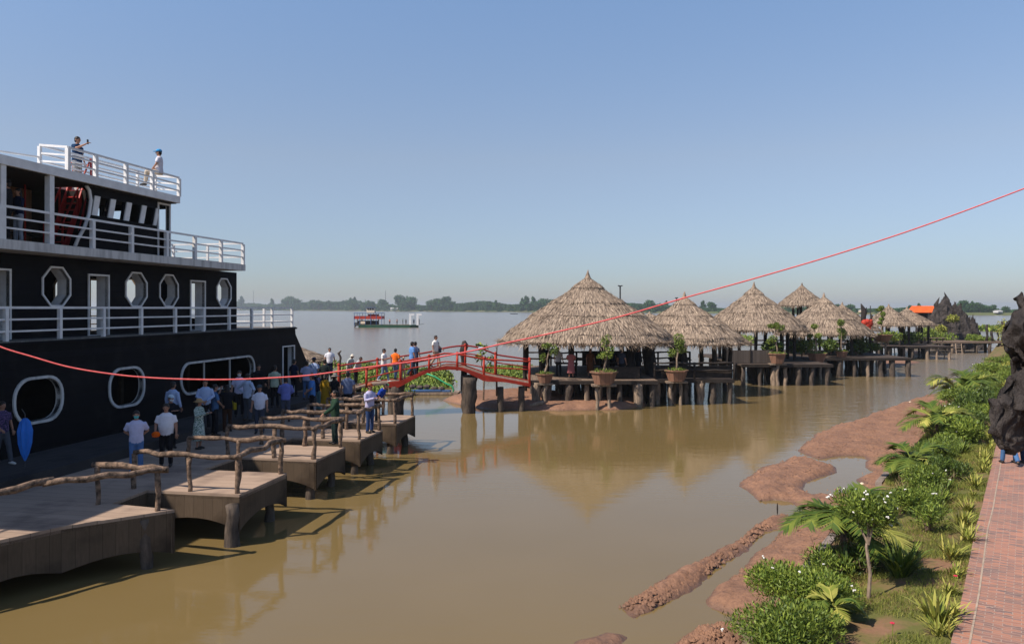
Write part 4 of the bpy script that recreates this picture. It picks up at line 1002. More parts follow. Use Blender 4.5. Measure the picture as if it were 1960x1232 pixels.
for px, y0, y1, w, l_ in ((1888, 652, 621, 5, 'straight stump left on the far jetty'), (1920, 652, 615, 7, 'tallest stump on the far jetty, near the frame edge'), (1931, 650, 617, 6, 'stump half hidden by the black driftwood'),
                          (1898, 652, 634, 5, 'short bent stump on the far jetty'), (1910, 652, 633, 3, 'thin leaning stump on the far jetty')):
    a = P(px, y0, 93); b_ = P(px + random.uniform(-1, 1), y1, 93)
    single('stump', MB().tube([a, a.lerp(b_, .3) + Vector((.1, 0, 0)), a.lerp(b_, .7), b_], [w * .034, w * .026, w * .03, w * .03], 7, jit=.2), MT['drift'], l_, 'stump', (a.x, a.y, a.z), group=SG)
a = P(1653, 640, 66)
single('stump', MB().tube([a, P(1652, 620, 66), P(1653, 606, 66), P(1654, 596, 66), P(1651, 588, 66), P(1648, 581, 66)], [.3, .2, .22, .26, .15, .03], 8, jit=.15).tube([P(1655, 597, 66), P(1659, 588, 66)], [.14, .02], 6),
       MT['drift'], 'tall forked black stump above the red ornament', 'stump', a)
a = P(1621, 600, 74)
single('stump', MB().tube([a, P(1620, 592, 74), P(1624, 590, 74)], [.3, .35, .05], 8, jit=.2), MT['drift'], 'black stump top peeping over the right slope of the broad hut', 'stump', a)
a = P(1637, 615, 74)
single('stump', MB().tube([P(1637, 630, 74), P(1634, 612, 74), P(1640, 603, 74)], [.4, .35, .1], 8, jit=.25), MT['drift'], 'leaning black stump between the broad hut and the forked stump', 'stump', a)
a = P(1660, 619, 65.5); ro = thing('red_ornament', 'bright red round ornament with two lobes beside the forked black stump', 'ornament', a)
mb = MB()
for dx, dz, r_ in ((-.22, .05, .30), (.16, .0, .34), (-.05, -.22, .34), (.1, -.45, .22), (.32, .25, .12), (0, .12, .28)): mb.ball((dx, 0, dz), (r_, .25, r_), 12, 9)
mb.build('body', MT['orangered'], ro, smooth=True); MB().tube([(.3, .1, .2), (.4, 0, .65), (.33, 0, .8)], [.12, .1, .02], 6, jit=.2).build('tip', MT['drift'], ro)
MB().tube([(0, .1, -.4), (0, .1, -2.0)], .06, 6).build('stem', MT['darkwood'], ro)
# lamp posts between the huts
for px, yt, yb, Y, w, l_ in ((1187, 547, 640, 62, 8, 'tall dark lamp post with a double head behind the largest hut'), (1295, 570, 640, 80, 5, 'thin lamp post behind the second hut'), (1666, 585, 650, 98, 0, 'thin pole near the forked stump')):
    a = P(px, yb, Y); b_ = P(px, yt, Y); lp = thing('lamp_post', l_, 'lamp post', (a.x, a.y, 0), 0, 'lamp posts behind the huts')
    MB().tube([(0, 0, 0), (0, 0, b_.z)], [.09, .06], 8).build('pole', MT['metal'], lp)
    if w: 
        ww = w / 2 * Y / F
        for sx in (-1, 1): MB().box((sx * ww * .6, 0, b_.z), (ww * .9, .25, .09), 0, 0, Matrix.Rotation(-sx * .2, 3, 'Y')).build('lamp_head', MT['metal'], lp)
# piece of driftwood at the foot of the sand bank
p = G(1030, 776, .15)
single('driftwood_log', MB().tube([G(1006, 783, .0), G(1016, 776, .2), G(1034, 771, .35), G(1047, 770, .3)], [.05, .1, .14, .1], 7, jit=.2), MT['palepile'], 'pale root curving over the sand below the largest hut', 'driftwood', p)
p = G(1045, 768, 0)
single('driftwood_log', MB().tube([(p.x - .1, p.y, 0), (p.x - .15, p.y, .5), (p.x + .1, p.y, .9), (p.x + .15, p.y, 1.2)], [.3, .22, .2, .25], 8, jit=.25), MT['palepile'], 'twisted pale stump under the round planter at the bridge end', 'driftwood', p)

# ------------------------------------------------------------------ ferry and small craft
FY = 218; c0 = P(745, 626, FY); ferry = thing('ferry', 'small green flat ferry with red upper deck and white gantry posts out on the river', 'ferry', (c0.x, FY, 0))
def fp(px, py): q = P(px, py, FY); return (q.x - c0.x, q.z)
x0, x1 = fp(689, 0)[0], fp(801, 0)[0]
MB().prism([(x0, -2.2), (x1 - 2, -2.2), (x1, 0), (x1 - 2, 2.2), (x0, 2.2)], -.3, .75).build('hull', MT['green_hull'], ferry)
MB().box(((x0 + x1) / 2 - .8, 0, .79), (x1 - x0 - 3, 4.0, .06)).build('deck', MT['palepile'], ferry)
ux0, ux1 = fp(680, 0)[0], fp(734, 0)[0]; z1 = fp(0, 609.5)[1]; z2 = fp(0, 599)[1]
MB().box(((ux0 + ux1) / 2, 0, z1 + .3), (ux1 - ux0, 4.2, .85)).build('upper_deck', MT['orangered'], ferry)
MB().box(((ux0 + ux1) / 2 + 1.2, 0, z1 + 1.0), (2.6, 3.0, .5)).build('deck_cabin', MT['redpaint'], ferry)
MB().box(((ux0 + ux1) / 2 - .4, .6, 1.35), (ux1 - ux0 - 2.4, 1.6, 1.1)).build('lower_cabin', MT['dark'], ferry)
MB().box(((ux0 + ux1) / 2 - 1.6, -2.0, 1.4), (1.6, .1, .7)).build('side_panel', MT['cream'], ferry)
MB().box(((ux0 + ux1) / 2, 0, z2), (ux1 - ux0, 4.4, .12)).build('canopy', MT['blue'], ferry)
for i in range(6):
    for y in (-2.1, 2.1): x = ux0 + .15 + (ux1 - ux0 - .3) * i / 5; MB().box((x, y, (z2 + .5) / 2), (.12, .12, z2 - .5)).build('stanchion', MT['blue'], ferry)
a, b_ = fp(703, 599), fp(718, 587)
MB().prism([(a[0], -1), (b_[0], -1), (b_[0], 1), (a[0], 1)], z2 + .07, z2 + 1.45).build('wheelhouse', MT['cream'], ferry); wh2 = ferry.children[-1]
for i in range(3): MB().box((a[0] + .45 + i * .65, -1.01, z2 + 1.15), (.4, .06, .45)).build('window', MT['dark'], ferry)
MB().box(((a[0] + b_[0]) / 2 + .1, 0, z2 + 1.5), (b_[0] - a[0] + .6, 2.6, .1)).build('wheelhouse_roof', MT['blue'], ferry)
for px in (784.5, 798.5):
    xx, zt = fp(px, 600.5); f_ = MB().box((xx + .32, -1.6, zt / 2 + .12), (.62, .5, zt - 1.06)).box((xx + .75, -1.6, zt - .2), (1.5, .54, .45)); f_.build('gantry_post', MT['white'], ferry)
MB().box((x0 - .8, 0, .9), (1.6, .9, 1.0)).tube([(x0 - .8, 0, .8), (x0 - 1.8, 0, -.2)], [.2, .12], 6).build('engine', MT['metal'], ferry)
MB().beam((x1 - .6, -1, .7), (x1 + 1.6, -1, 1.0), .7, .12).build('ramp', MT['metal'], ferry)
p = G(984, 601); sb_ = thing('rowing_boat', 'tiny dark rowing boat far out on the river left of the huts', 'boat', (p.x, p.y, 0))
MB().rings([(0, 0, -.2, 2.8, .6), (0, 0, .7, 4.2, .9)], 10).build('hull', MT['darkwood'], sb_)
# masts on the far bank
for px, yt, l_ in ((738, 558, 'tall thin radio mast on the far bank above the ferry'), (485, 557, 'thin radio mast on the far bank beside the ship cabin')):
    Y = bank_Y(px) + 60; a = P(px, 590, Y); ms_ = thing('radio_mast', l_, 'mast', (a.x, Y, 2), 0, 'masts on the far bank'); zt = P(px, yt, Y).z
    MB().tube([(0, 0, 0), (0, 0, zt)], [.7, .35], 5).build('mast', MT['metal'], ms_)
# houses on the far bank
for px, py, w, h, l_, c_ in ((459, 586, 9, 3, 'pale low house on the far bank left of the ship bow rail', 'cream'), (512, 587, 11, 3, 'pale roofed house among trees beyond the ship bow', 'cream'), (755, 589, 14, 4, 'low white roofed building on the far bank right of the ferry', 'white'),
                         (1650, 604, 8, 4, 'small pale house at the foot of the far trees behind the forked stump', 'cream'), (1910, 606, 9, 4, 'white gabled building on the far bank at the right', 'white')):
    Y = bank_Y(px) + 4; a = P(px, py, Y); s_ = Y / F; hs = thing('far_house', l_, 'house', (a.x, Y, 2), 0, 'houses on the far bank')
    MB().box((0, 0, h * s_ * .35), (w * s_, 6, h * s_ * .7)).build('wall', MT[c_], hs)
    hw = w * s_ / 2 * 1.1; zz = h * s_ * .7
    MB().add([(-hw, -4, zz), (hw, -4, zz), (hw, 0, zz + h * s_ * .5), (-hw, 0, zz + h * s_ * .5), (-hw, 4, zz), (hw, 4, zz)], [(0, 1, 2, 3), (3, 2, 5, 4), (0, 3, 4), (1, 5, 2)]).build('roof', MT['white_dirty'], hs)
# ------------------------------------------------------------------ far wood: uncountable mass, and the trees that stand out of it
ms = []; g_ = np.random.default_rng(11)
for px in np.arange(380, 2080, 3.4):
    if 20 < px < 380: continue
    Y = bank_Y(px) + g_.uniform(4, 70); s_ = Y / F
    hgt = s_ * (10 + 6 * (.5 + .5 * math.sin(px * .021 + 1)) + 5 * noise.noise(Vector((px * .02, 0, 5))) * 1.5) * (.75 if px > 1250 else 1)
    w = s_ * g_.uniform(4, 8)
    x = Y * (px - 980) / F; n = 270
    C = np.stack([x + g_.normal(size=n) * w * .55, Y + g_.normal(size=n) * w * .5, 1.0 + g_.uniform(0, 1, n) ** 1.25 * hgt * 1.05], 1)
    ms.append(leaf_quads(C, g_.normal(size=(n, 3)), g_.normal(size=(n, 3)), g_.uniform(1.2, 3.4, n) * s_, g_.uniform(1.0, 2.6, n) * s_))
V, Q = cat_meshes(ms); tag(npmesh('far_wood', V, Q, MT['fartree']), kind='stuff')
def tree_proto(seed, tall):
    root = thing('tree', 'x', 'tree', (0, 0, 0), 0, 'taller trees on the far bank'); g2 = np.random.default_rng(seed); ms = []
    for i in range(9 if tall else 12):
        f_ = i / 9; a = g2.uniform(0, 6.28); rr_ = (.30 * (1 - f_ * .75) if tall else .34)
        c = (math.cos(a) * rr_ * .6, math.sin(a) * rr_ * .6, .25 + .7 * f_ if tall else g2.uniform(.4, .85)); ms.append(leafball(c, (rr_, rr_, .17), 70, .12, .09, seed * 20 + i))
    V, Q = cat_meshes(ms); npmesh('crown', V, Q, MT['fartree'], root)
    MB().tube([(0, 0, 0), (.01, 0, .4), (0, 0, .85)], [.03, .022, .008], 6).tube([(.01, 0, .45), (.15, 0, .7)], [.014, .005], 5).tube([(.01, 0, .5), (-.14, .05, .72)], [.014, .005], 5).build('trunk', MT['bark'], root)
    return root
def copy_thing(o, parent=None):
    c = o.copy(); COL.objects.link(c); c.parent = parent
    for ch in list(o.children): copy_thing(ch, c)
    return c
protos = [tree_proto(31, True), tree_proto(32, False), tree_proto(33, False), tree_proto(34, True)]
spots = [(461, 21, 0), (520, 17, 3), (552, 22, 1), (565, 21, 2), (600, 15, 1), (610, 17, 2), (632, 16, 2), (672, 19, 3), (678, 20, 0), (708, 17, 2), (733, 17, 1), (768, 25, 1), (778, 26, 2), (786, 22, 1), (826, 19, 2), (838, 19, 1), (850, 23, 1), (862, 18, 2),
         (902, 14, 2), (935, 14, 1), (950, 16, 0), (1000, 20, 0), (1008, 24, 3), (1020, 23, 3), (1036, 20, 1), (1048, 22, 2), (1060, 18, 1), (1215, 14, 2), (1243, 18, 1), (1262, 14, 2), (1275, 16, 0), (1345, 17, 3), (1362, 15, 1), (1605, 12, 1), (1628, 14, 2), (1745, 12, 2), (1758, 14, 0), (1845, 20, 1),
         (1853, 18, 2), (1862, 18, 0), (1876, 16, 1), (1886, 13, 2), (1899, 12, 1), (1925, 11, 2)]
used = [0] * 4
for i, (px, hp, k_) in enumerate(spots):
    Y = bank_Y(px) + 12; base = HY + F * (H - 2) / Y
    o = protos[k_] if not used[k_] else copy_thing(protos[k_]); used[k_] = 1
    s_ = (hp + 4) * Y / F; o.location = (Y * (px - 980) / F, Y, 1.6); o.scale = (s_, s_, s_); o.rotation_euler = (0, 0, i * 1.7)
    where = ('beyond the ship bow rail' if px < 565 else 'left of the ferry' if px < 680 else 'above the ferry' if px < 800 else 'between ferry and largest hut' if px < 1000 else 'just left of the largest hut' if px < 1070 else
             'behind the first two huts' if px < 1400 else 'behind the farther huts' if px < 1770 else 'right of the rock mountain')
    o['label'] = ('pointed tall' if k_ in (0, 3) else 'round crowned') + ' tree on the far bank ' + where
# ------------------------------------------------------------------ people
ARMS = {'down': ((.25, .02, 1.15), (.27, -.05, .90)), 'phone': ((.25, -.03, 1.15), (.09, -.32, 1.24)), 'up': ((.27, -.2, 1.3), (.13, -.36, 1.56)),
        'back': ((.28, .1, 1.16), (.05, .16, .98)), 'hip': ((.43, .08, 1.17), (.2, -.03, 1.0)), 'rail': ((.25, -.16, 1.16), (.2, -.42, 1.0)),
        'front': ((.27, -.05, 1.15), (.06, -.22, 1.0)), 'carry': ((.26, .0, 1.15), (.22, -.25, 1.0)), 'point': ((.27, -.2, 1.28), (.2, -.5, 1.42))}
LEGS = {'stand': (((.10, -.01, .48), (.11, .03, .08)), ((-.10, -.02, .48), (-.12, 0, .08))),
        'walk': (((.09, -.13, .50), (.09, -.22, .08)), ((-.09, .03, .48), (-.09, .30, .14))),
        'lean': (((.10, -.05, .48), (.12, .06, .08)), ((-.10, .04, .47), (-.11, .12, .08))),
        'sit': (((.11, -.42, .60), (.12, -.44, .18)), ((-.11, -.40, .60), (-.12, -.50, .2)))}
def hand(mb, wrist, d, side, s=1.0):
    """palm and five bent fingers"""
    d = Vector(d).normalized(); up = Vector((0, 0, 1)) if abs(d.z) < .8 else Vector((0, -1, 0)); x = d.cross(up).normalized(); z = x.cross(d)
    w = Vector(wrist); mb.tube([w - d * .01, w + d * .045, w + d * .085], [.024, .036, .032], 7, ell=[.7, .5, .45], mi=0)
    for i, L in enumerate((.062, .07, .066, .05)):
        b_ = w + d * .08 + x * ((i - 1.5) * .019); m_ = b_ + d * L * .5 - z * .008; e_ = m_ + d * L * .4 - z * .03
        mb.tube([b_, m_, e_], [.0095, .009, .007], 5, mi=0)
    b_ = w + d * .03 + x * (-side * .032); mb.tube([b_, b_ + x * (-side * .022) + d * .025, b_ + x * (-side * .025) + d * .058 - z * .01], [.012, .011, .008], 5, mi=0)
def person(label, x, y, z, face=0, h=1.66, arms='down', legs='stand', shirt=(.6, .62, .7), trousers=(.02, .02, .03), sleeve='short', hat=None, hatc=(.6, .6, .6), hair='short',
           mask=None, bag=None, bagc=(.03, .05, .1), skirt=False, pattern=None, hold=None, holdc=None, bulk=1.0, shoe='shoe', bend=0, head=0, vox=.021, legs_bare=False, group='visitors'):
    root = thing('person', label, 'person', (x, y, z), R(face), group); s = h / 1.7; root.scale = (s, s, s)
    if isinstance(arms, str): arms = (arms, arms)
    L_, R_ = ARMS[arms[0]], ARMS[arms[1]]
    lg = LEGS[legs]; hipz = .62 if legs == 'sit' else .9
    dz = -.28 if legs == 'sit' else 0
    def bd(p):                     # lean the upper body forward
        p = Vector(p); 
        if p.z + dz * 0 > .9 and bend: 
            q = Vector((p.x, p.y, p.z - .92)); q = Matrix.Rotation(R(bend), 3, 'X') @ q; p = Vector((q.x, q.y, q.z + .92))
        p.z += dz; return p
    def torso(mb, g):
        rs = [(.0, .02, .84, .155, .105), (0, .01, .95, .165, .115), (0, 0, 1.08, .15 * bulk, .105 * bulk), (0, 0, 1.25, .17, .115), (0, .005, 1.37, .18, .10), (0, .01, 1.43, .13, .075), (0, .01, 1.47, .07, .06)]
        vs = []; n = 14
        for (a, b_, c, rx, ry) in rs:
            for j in range(n): t_ = 2 * math.pi * j / n; vs.append(bd((a + (rx + g) * math.cos(t_), b_ + (ry + g) * math.sin(t_), c)))
        k_ = len(rs); mb.add(vs, [(i * n + j, i * n + (j + 1) % n, (i + 1) * n + (j + 1) % n, (i + 1) * n + j) for i in range(k_ - 1) for j in range(n)] + [tuple(range(n)), tuple((k_ - 1) * n + j for j in range(n))])
    def arm(mb, g, upto):
        for sd, A in ((1, L_), (-1, R_)):
            sh = bd((sd * .175, .01, 1.385)); el = bd((sd * A[0][0], A[0][1], A[0][2])); ha = bd((sd * A[1][0], A[1][1], A[1][2]))
            if upto == 'short': mb.tube([sh, sh.lerp(el, .5), sh.lerp(el, .82)], [.062 + g, .055 + g, .058 + g], 8)
            else: mb.tube([sh, sh.lerp(el, .5), el, el.lerp(ha, .5), el.lerp(ha, .97)], [.06 + g, .05 + g, .043 + g, .038 + g, .03 + g], 8)
    body = MB(); torso(body, 0); arm(body, 0, 'long')
    hipc = bd((0, .01, .9)) if not bend else Vector((0, .01, .9 + dz))
    for sd, (kn, an) in zip((1, -1), lg):
        hp = Vector((sd * .09, .01, hipz + (0 if legs != 'sit' else .0))); body.tube([hp + Vector((0, 0, .04)), hp.lerp(Vector(kn), .5), kn, Vector(kn).lerp(Vector(an), .4), an], [.085, .072, .055, .052, .034], 9)
        body.tube([Vector(an) + Vector((0, .04, -.03)), Vector(an) + Vector((0, -.14, -.05))], [.035, .028], 7)
    hc = bd((0, -.015, 1.60)); nk = bd((0, .015, 1.44))
    body.tube([nk, nk.lerp(hc, .75)], [.052, .05], 8)
    body.ball(hc + Vector((0, 0, .01)), (.074, .092, .105), 12, 9); body.ball(hc + Vector((0, -.02, -.055)), (.052, .06, .055), 10, 7)
    fx = MB(); fd = Vector((0, -1, 0))
    fx.tube([hc + Vector((0, -.095, .012)), hc + Vector((0, -.112, -.018)), hc + Vector((0, -.09, -.026))], [.008, .014, .008], 6, mi=0)
    for sd in (1, -1):
        fx.ball(hc + Vector((sd * .03, -.086, .016)), (.011, .006, .006), 6, 5, 1); fx.ball(hc + Vector((sd * .078, .005, 0)), (.009, .018, .028), 6, 5, 0)
    fx.ball(hc + Vector((0, -.088, -.05)), (.022, .006, .006), 6, 5, 2)
    for sd, A in ((1, L_), (-1, R_)):
        el = bd((sd * A[0][0], A[0][1], A[0][2])); ha = bd((sd * A[1][0], A[1][1], A[1][2])); hand(fx, ha, ha - el, sd)
    remesh(body, vox, 'body', [MT['skin'], MT['hair'], cloth((.25, .08, .07))], root, fx)
    c_ = cloth(shirt, pattern)
    mb = MB(); torso(mb, .022)
    if sleeve != 'none': arm(mb, .014, sleeve)
    if skirt:
        v0 = len(mb.v); n = 14; rs = [(0, .01, .98, .175, .13), (0, .01, .8, .21, .165), (0, .01, .55, .22, .19), (0, .01, .3 if legs_bare is False else .5, .25, .21)]
        mb.rings(rs, n)
    remesh(mb, vox, 'dress' if skirt else 'shirt', c_, root)
    if not skirt:
        mb = MB().rings([(0, .015, .80 + dz, .17, .12), (0, .01, .9 + dz, .178, .125), (0, .01, .97 + dz, .172, .122)], 12)
        for sd, (kn, an) in zip((1, -1), lg):
            hp = Vector((sd * .09, .01, hipz)); kn, an = Vector(kn), Vector(an); mb.tube([hp, hp.lerp(kn, .5), kn, kn.lerp(an, .5), an + Vector((0, 0, .0))], [.098, .086, .07, .066, .06], 9)
        remesh(mb, vox, 'trousers', cloth(trousers), root)
    for sd, (kn, an) in zip((1, -1), lg):
        mb = MB(); an = Vector(an); mb.tube([an + Vector((0, .05, -.035)), an + Vector((0, -.04, -.03)), an + Vector((0, -.16, -.05))], [.042, .046, .034], 8, ell=[.9, .9, .8]); mb.build('shoe', MT[shoe], root, smooth=True)
    mb = MB(); mb.ball(hc + Vector((0, .016, .042)), (.083, .098, .088), 12, 8); mb.ball(hc + Vector((0, .04, -.01)), (.078, .07, .08), 12, 8)
    if hair == 'long': mb.tube([hc + Vector((0, .04, .02)), hc + Vector((0, .075, -.1)), hc + Vector((0, .08, -.24))], [.085, .08, .05], 9, ell=[1, .6, .5])
    elif hair == 'bun': mb.ball(hc + Vector((0, .1, .06)), .04, 8, 6)
    mb.build('hair', MT['hair'], root, smooth=True)
    if hat:
        mb = MB(); hm = cloth(hatc); t_ = hc + Vector((0, .01, .055))
        mb.rings([(t_.x, t_.y, t_.z - .01, .098, .108), (t_.x, t_.y, t_.z + .045, .092, .10), (t_.x, t_.y, t_.z + .085, .05, .06), (t_.x, t_.y, t_.z + .09, .01, .01)], 12)
        if hat == 'cap': mb.prism([(t_.x - .07, t_.y - .08), (t_.x + .07, t_.y - .08), (t_.x + .055, t_.y - .19), (t_.x - .055, t_.y - .19)], t_.z - .012, t_.z)
        else:
            br_ = .2 if hat == 'brim' else .16; mb.rings([(t_.x, t_.y, t_.z - .035, br_, br_), (t_.x, t_.y, t_.z + .005, .1, .11)], 14)
        mb.build('hat', hm, root, smooth=True)
    if mask: MB().ball(hc + Vector((0, -.05, -.04)), (.062, .065, .05), 10, 7).build('face_mask', cloth(mask), root, smooth=True)
    if bag == 'backpack':
        mb = MB().box((0, .21, 1.18 + dz), (.3, .17, .44)); mb.build('backpack', cloth(bagc), root)
        MB().tube([bd((.1, .12, 1.38)), bd((.11, -.04, 1.46)), bd((.11, -.13, 1.3)), bd((.12, -.05, 1.05))], .02, 5).tube([bd((-.1, .12, 1.38)), bd((-.11, -.04, 1.46)), bd((-.11, -.13, 1.3)), bd((-.12, -.05, 1.05))], .02, 5).build('bag_strap', cloth(bagc), root)
    elif bag:
        sx = 1 if bag == 'L' else -1; MB().box((sx * .25, -.02, .92), (.1, .28, .24)).build('shoulder_bag', cloth(bagc), root)
        MB().tube([(sx * .24, 0, 1.0), (sx * .1, -.15, 1.3), (-sx * .1, -.03, 1.48)], .012, 5).build('bag_strap', cloth(bagc), root)
    hl = bd((L_[1][0], L_[1][1], L_[1][2])); hr_ = bd((-R_[1][0], R_[1][1], R_[1][2]))
    M_ = Matrix.Translation(root.location) @ Matrix.Rotation(R(face), 4, 'Z') @ Matrix.Scale(s, 4)
    root['_r'] = 0; del root['_r']
    return root, M_, hl, hr_
def held(M_, p, mb, m, name, label, cat):
    w = M_ @ Vector(p); o = mb.build(name, m, None); o.matrix_world = Matrix.Translation(w) @ M_.to_3x3().normalized().to_4x4(); return tag(o, label, cat)
def phone(pr, label):
    root, M_, hl, hr_ = pr; p = (hl + hr_) / 2 + Vector((0, -.06, .05))
    held(M_, p, MB().box((0, 0, 0), (.075, .012, .15), 0, 0, Matrix.Rotation(-.5, 3, 'X')), MT['screen'], 'mobile_phone', label, 'phone')
def at(px, ytop, zf, h): 
    Y = F * (H - zf - h) / (ytop - HY); return Y * (px - 980) / F, Y, zf
LAV = (.50, .50, .68); LB = (.36, .46, .68); WH = (.70, .70, .76); NAVY = (.012, .02, .055); DK = (.012, .013, .018); JEAN = (.06, .12, .25); GREY = (.07, .08, .10)
def dock(label, px, yt, zf, h=1.66, **k): x, y, z = at(px, yt, zf, h); return person(label, x, y, z, h=h, **k)
a = dock('person in dark patterned shirt and grey trousers at the left edge holding the blue umbrella', 4, 769, 1.4, 1.6, face=70, arms=('down', 'carry'), legs='walk', shirt=(.02, .02, .05), pattern=(.10, .06, .16), trousers=GREY, hair='short', shoe='whiteshoe')
w = a[1] @ a[2]
ux, uy, uz = G(46, 845, 1.4)[0], 18.5, 1.4
um = thing('umbrella', 'bright blue umbrella folded half open, hanging down at the left edge', 'umbrella', (P(48, 800, 18.4).x, 18.4, P(48, 800, 18.4).z))
zz = [-.0, -.08, -.3, -.6, -.85, -1.02]; rr2 = [.05, .13, .19, .17, .10, .02]; mb = MB(); n = 16; vs = []
for z_, r_ in zip(zz, rr2):
    for j in range(n): aa = 2 * math.pi * j / n; q = r_ * (1 if j % 2 == 0 else .74); vs.append((q * math.cos(aa) * .95, q * math.sin(aa) * .8, z_))
mb.add(vs, [(i * n + j, i * n + (j + 1) % n, (i + 1) * n + (j + 1) % n, (i + 1) * n + j) for i in range(5) for j in range(n)]); mb.build('canopy', MT['umbrella'], um)
MB().tube([(0, 0, -1.15), (0, 0, .1), (-.08, 0, .22)], .012, 6).build('shaft', MT['metal'], um)
dock('person in lavender shirt and jeans with a teal face mask, hands behind the back', 261, 787, 1.15, 1.62, face=25, arms='back', shirt=LAV, trousers=(.09, .18, .38), mask=(.08, .5, .5))
b_ = dock('stout man in white polo and dark trousers holding an orange cap', 318, 773, 1.15, 1.68, face=12, arms=('down', 'carry'), shirt=WH, trousers=DK, bulk=1.25)
held(b_[1], b_[3] + Vector((.03, -.05, -.07)), MB().ball((0, 0, 0), (.11, .10, .08), 10, 7).prism([(-.07, -.08), (.07, -.08), (.05, -.18), (-.05, -.18)], -.04, -.025), cloth((.8, .13, .01)), 'cap', 'orange cap held by the stout man in white polo', 'cap')
dock('man in light blue long sleeved shirt seen from behind near the ship wall', 331, 731, 1.4, 1.68, face=160, sleeve='long', shirt=LB, trousers=DK)
dock('person in white and blue cap and dark top behind the stout man', 327, 757, 1.15, 1.6, face=45, arms='phone', shirt=DK, trousers=DK, hat='cap', hatc=(.5, .62, .72), mask=(.7, .72, .75), sleeve='long')
dock('man in light blue shirt and tie below the long porthole', 393, 727, 1.4, 1.64, face=15, sleeve='long', shirt=LB, trousers=DK, arms='front')
c = dock('woman in white and green patterned dress and straw hat raising her hands', 381, 764, 1.15, 1.5, face=80, arms='phone', skirt=True, shirt=(.55, .6, .55), pattern=(.10, .18, .14), sleeve='long', hat='brim', hatc=(.42, .28, .14), hair='long')
phone(c, 'phone held by the woman in straw hat')
dock('man in blue shirt with a large navy backpack next to the straw hat woman', 411, 736, 1.15, 1.7, face=125, arms='front', shirt=(.07, .15, .3), trousers=DK, bag='backpack', bagc=(.012, .03, .08), bulk=1.1)
c = dock('woman in black top lifting a phone, yellow bag at her side', 435, 737, 1.15, 1.6, face=215, arms='up', shirt=DK, trousers=(.06, .03, .02), bag='R', bagc=(.35, .27, .02), hair='long')
phone(c, 'phone raised by the woman in black')
dock('man in lavender shirt with white face mask under the long porthole', 458, 710, 1.4, 1.68, face=20, arms=('down', 'down'), shirt=LAV, trousers=DK, mask=(.72, .74, .78))
dock('man in pale blue shirt with hand on hip half behind the masked man', 474, 716, 1.4, 1.66, face=150, arms='hip', sleeve='long', shirt=(.42, .5, .66), trousers=GREY)
dock('man in white polo, grey cap and grey trousers facing the camera', 497, 738, 1.15, 1.62, face=5, shirt=(.66, .68, .8), trousers=(.05, .06, .09), hat='cap', hatc=(.06, .08, .1), bulk=1.2)
dock('person in black against the ship wall right of the long porthole', 495, 698, 1.4, 1.66, face=30, shirt=DK, trousers=DK, sleeve='long')
dock('man in pale green shirt and black trousers seen from behind', 526, 700, 1.4, 1.68, face=175, shirt=(.42, .48, .36), trousers=DK)
dock('man in violet blue shirt and grey trousers seen from behind', 547, 722, 1.15, 1.66, face=190, sleeve='long', shirt=(.16, .19, .50), trousers=(.07, .08, .12), arms='front')
dock('man in dark navy shirt by the hull doorway', 563, 688, 1.4, 1.68, face=150, shirt=NAVY, trousers=DK)
dock('man in lavender shirt and blue jeans seen from behind near the doorway', 587, 691, 1.4, 1.68, face=180, shirt=(.34, .36, .52), trousers=JEAN, bulk=1.15)
dock('man in light blue shirt with navy cap behind the lavender shirted man', 601, 685, 1.4, 1.68, face=170, shirt=LB, trousers=NAVY, hat='cap', hatc=NAVY)
dock('man in blue polo with folded hands facing left in the crowd', 597, 717, 1.15, 1.64, face=-70, arms='front', shirt=(.07, .2, .5), trousers=DK, bulk=1.15)
dock('person in dark green jacket seen from behind near the landing', 622, 688, 1.4, 1.66, face=180, shirt=(.02, .03, .03), trousers=DK, sleeve='long')
dock('sunlit man in white shirt facing the camera at the bridge landing', 631, 666, 1.42, 1.72, face=15, shirt=(.75, .76, .82), trousers=NAVY)
dock('person in white sun hat and pale jacket stooping at the start of the red bridge', 667, 676, 1.42, 1.5, face=60, bend=28, shirt=(.5, .56, .55), trousers=(.4, .36, .3), hat='bucket', hatc=(.75, .7, .6), sleeve='long', arms='front', group='visitors on the red bridge')
dock('dark haired person in pale clothes bent beside the white hat', 681, 680, 1.45, 1.5, face=70, bend=30, shirt=(.45, .48, .5), trousers=DK, sleeve='long', arms='front', group='visitors on the red bridge')
dock('woman in yellow dress in the shaded crowd', 623, 716, 1.15, 1.58, face=150, skirt=True, shirt=(.36, .21, .015), hair='long', sleeve='long')
dock('person in grey brimmed hat and black clothes right of the yellow dress', 641, 716, 1.15, 1.6, face=150, shirt=DK, trousers=DK, hat='brim', hatc=(.4, .36, .3), hair='long')
dock('man in blue grey shirt, black trousers and white shoes seen from behind', 666, 712, 1.15, 1.7, face=185, shirt=(.12, .16, .28), trousers=DK, shoe='whiteshoe', bulk=1.15)
dock('person in dark blue half hidden between the yellow dress and the blue polo', 610, 712, 1.15, 1.6, face=120, shirt=NAVY, trousers=(.1, .2, .22), hair='long')
c = dock('smiling man in dark green long shirt standing at the log railing of the third bay', 641, 748, 1.15, 1.66, face=-62, arms=('rail', 'carry'), sleeve='long', shirt=(.022, .05, .032), trousers=(.015, .03, .03), bulk=1.15)
c = dock('man in lavender shirt and jeans with a rusty red cap reading his phone', 708, 735, 1.15, 1.66, face=55, arms='phone', sleeve='long', shirt=(.46, .45, .66), trousers=(.03, .06, .16), hat='cap', hatc=(.3, .08, .04))
phone(c, 'phone of the man in lavender shirt on the fourth bay')
dock('person in royal blue shirt bending forward behind the phone reader', 722, 728, 1.15, 1.55, face=75, bend=35, shirt=(.015, .05, .32), trousers=DK, arms='front')
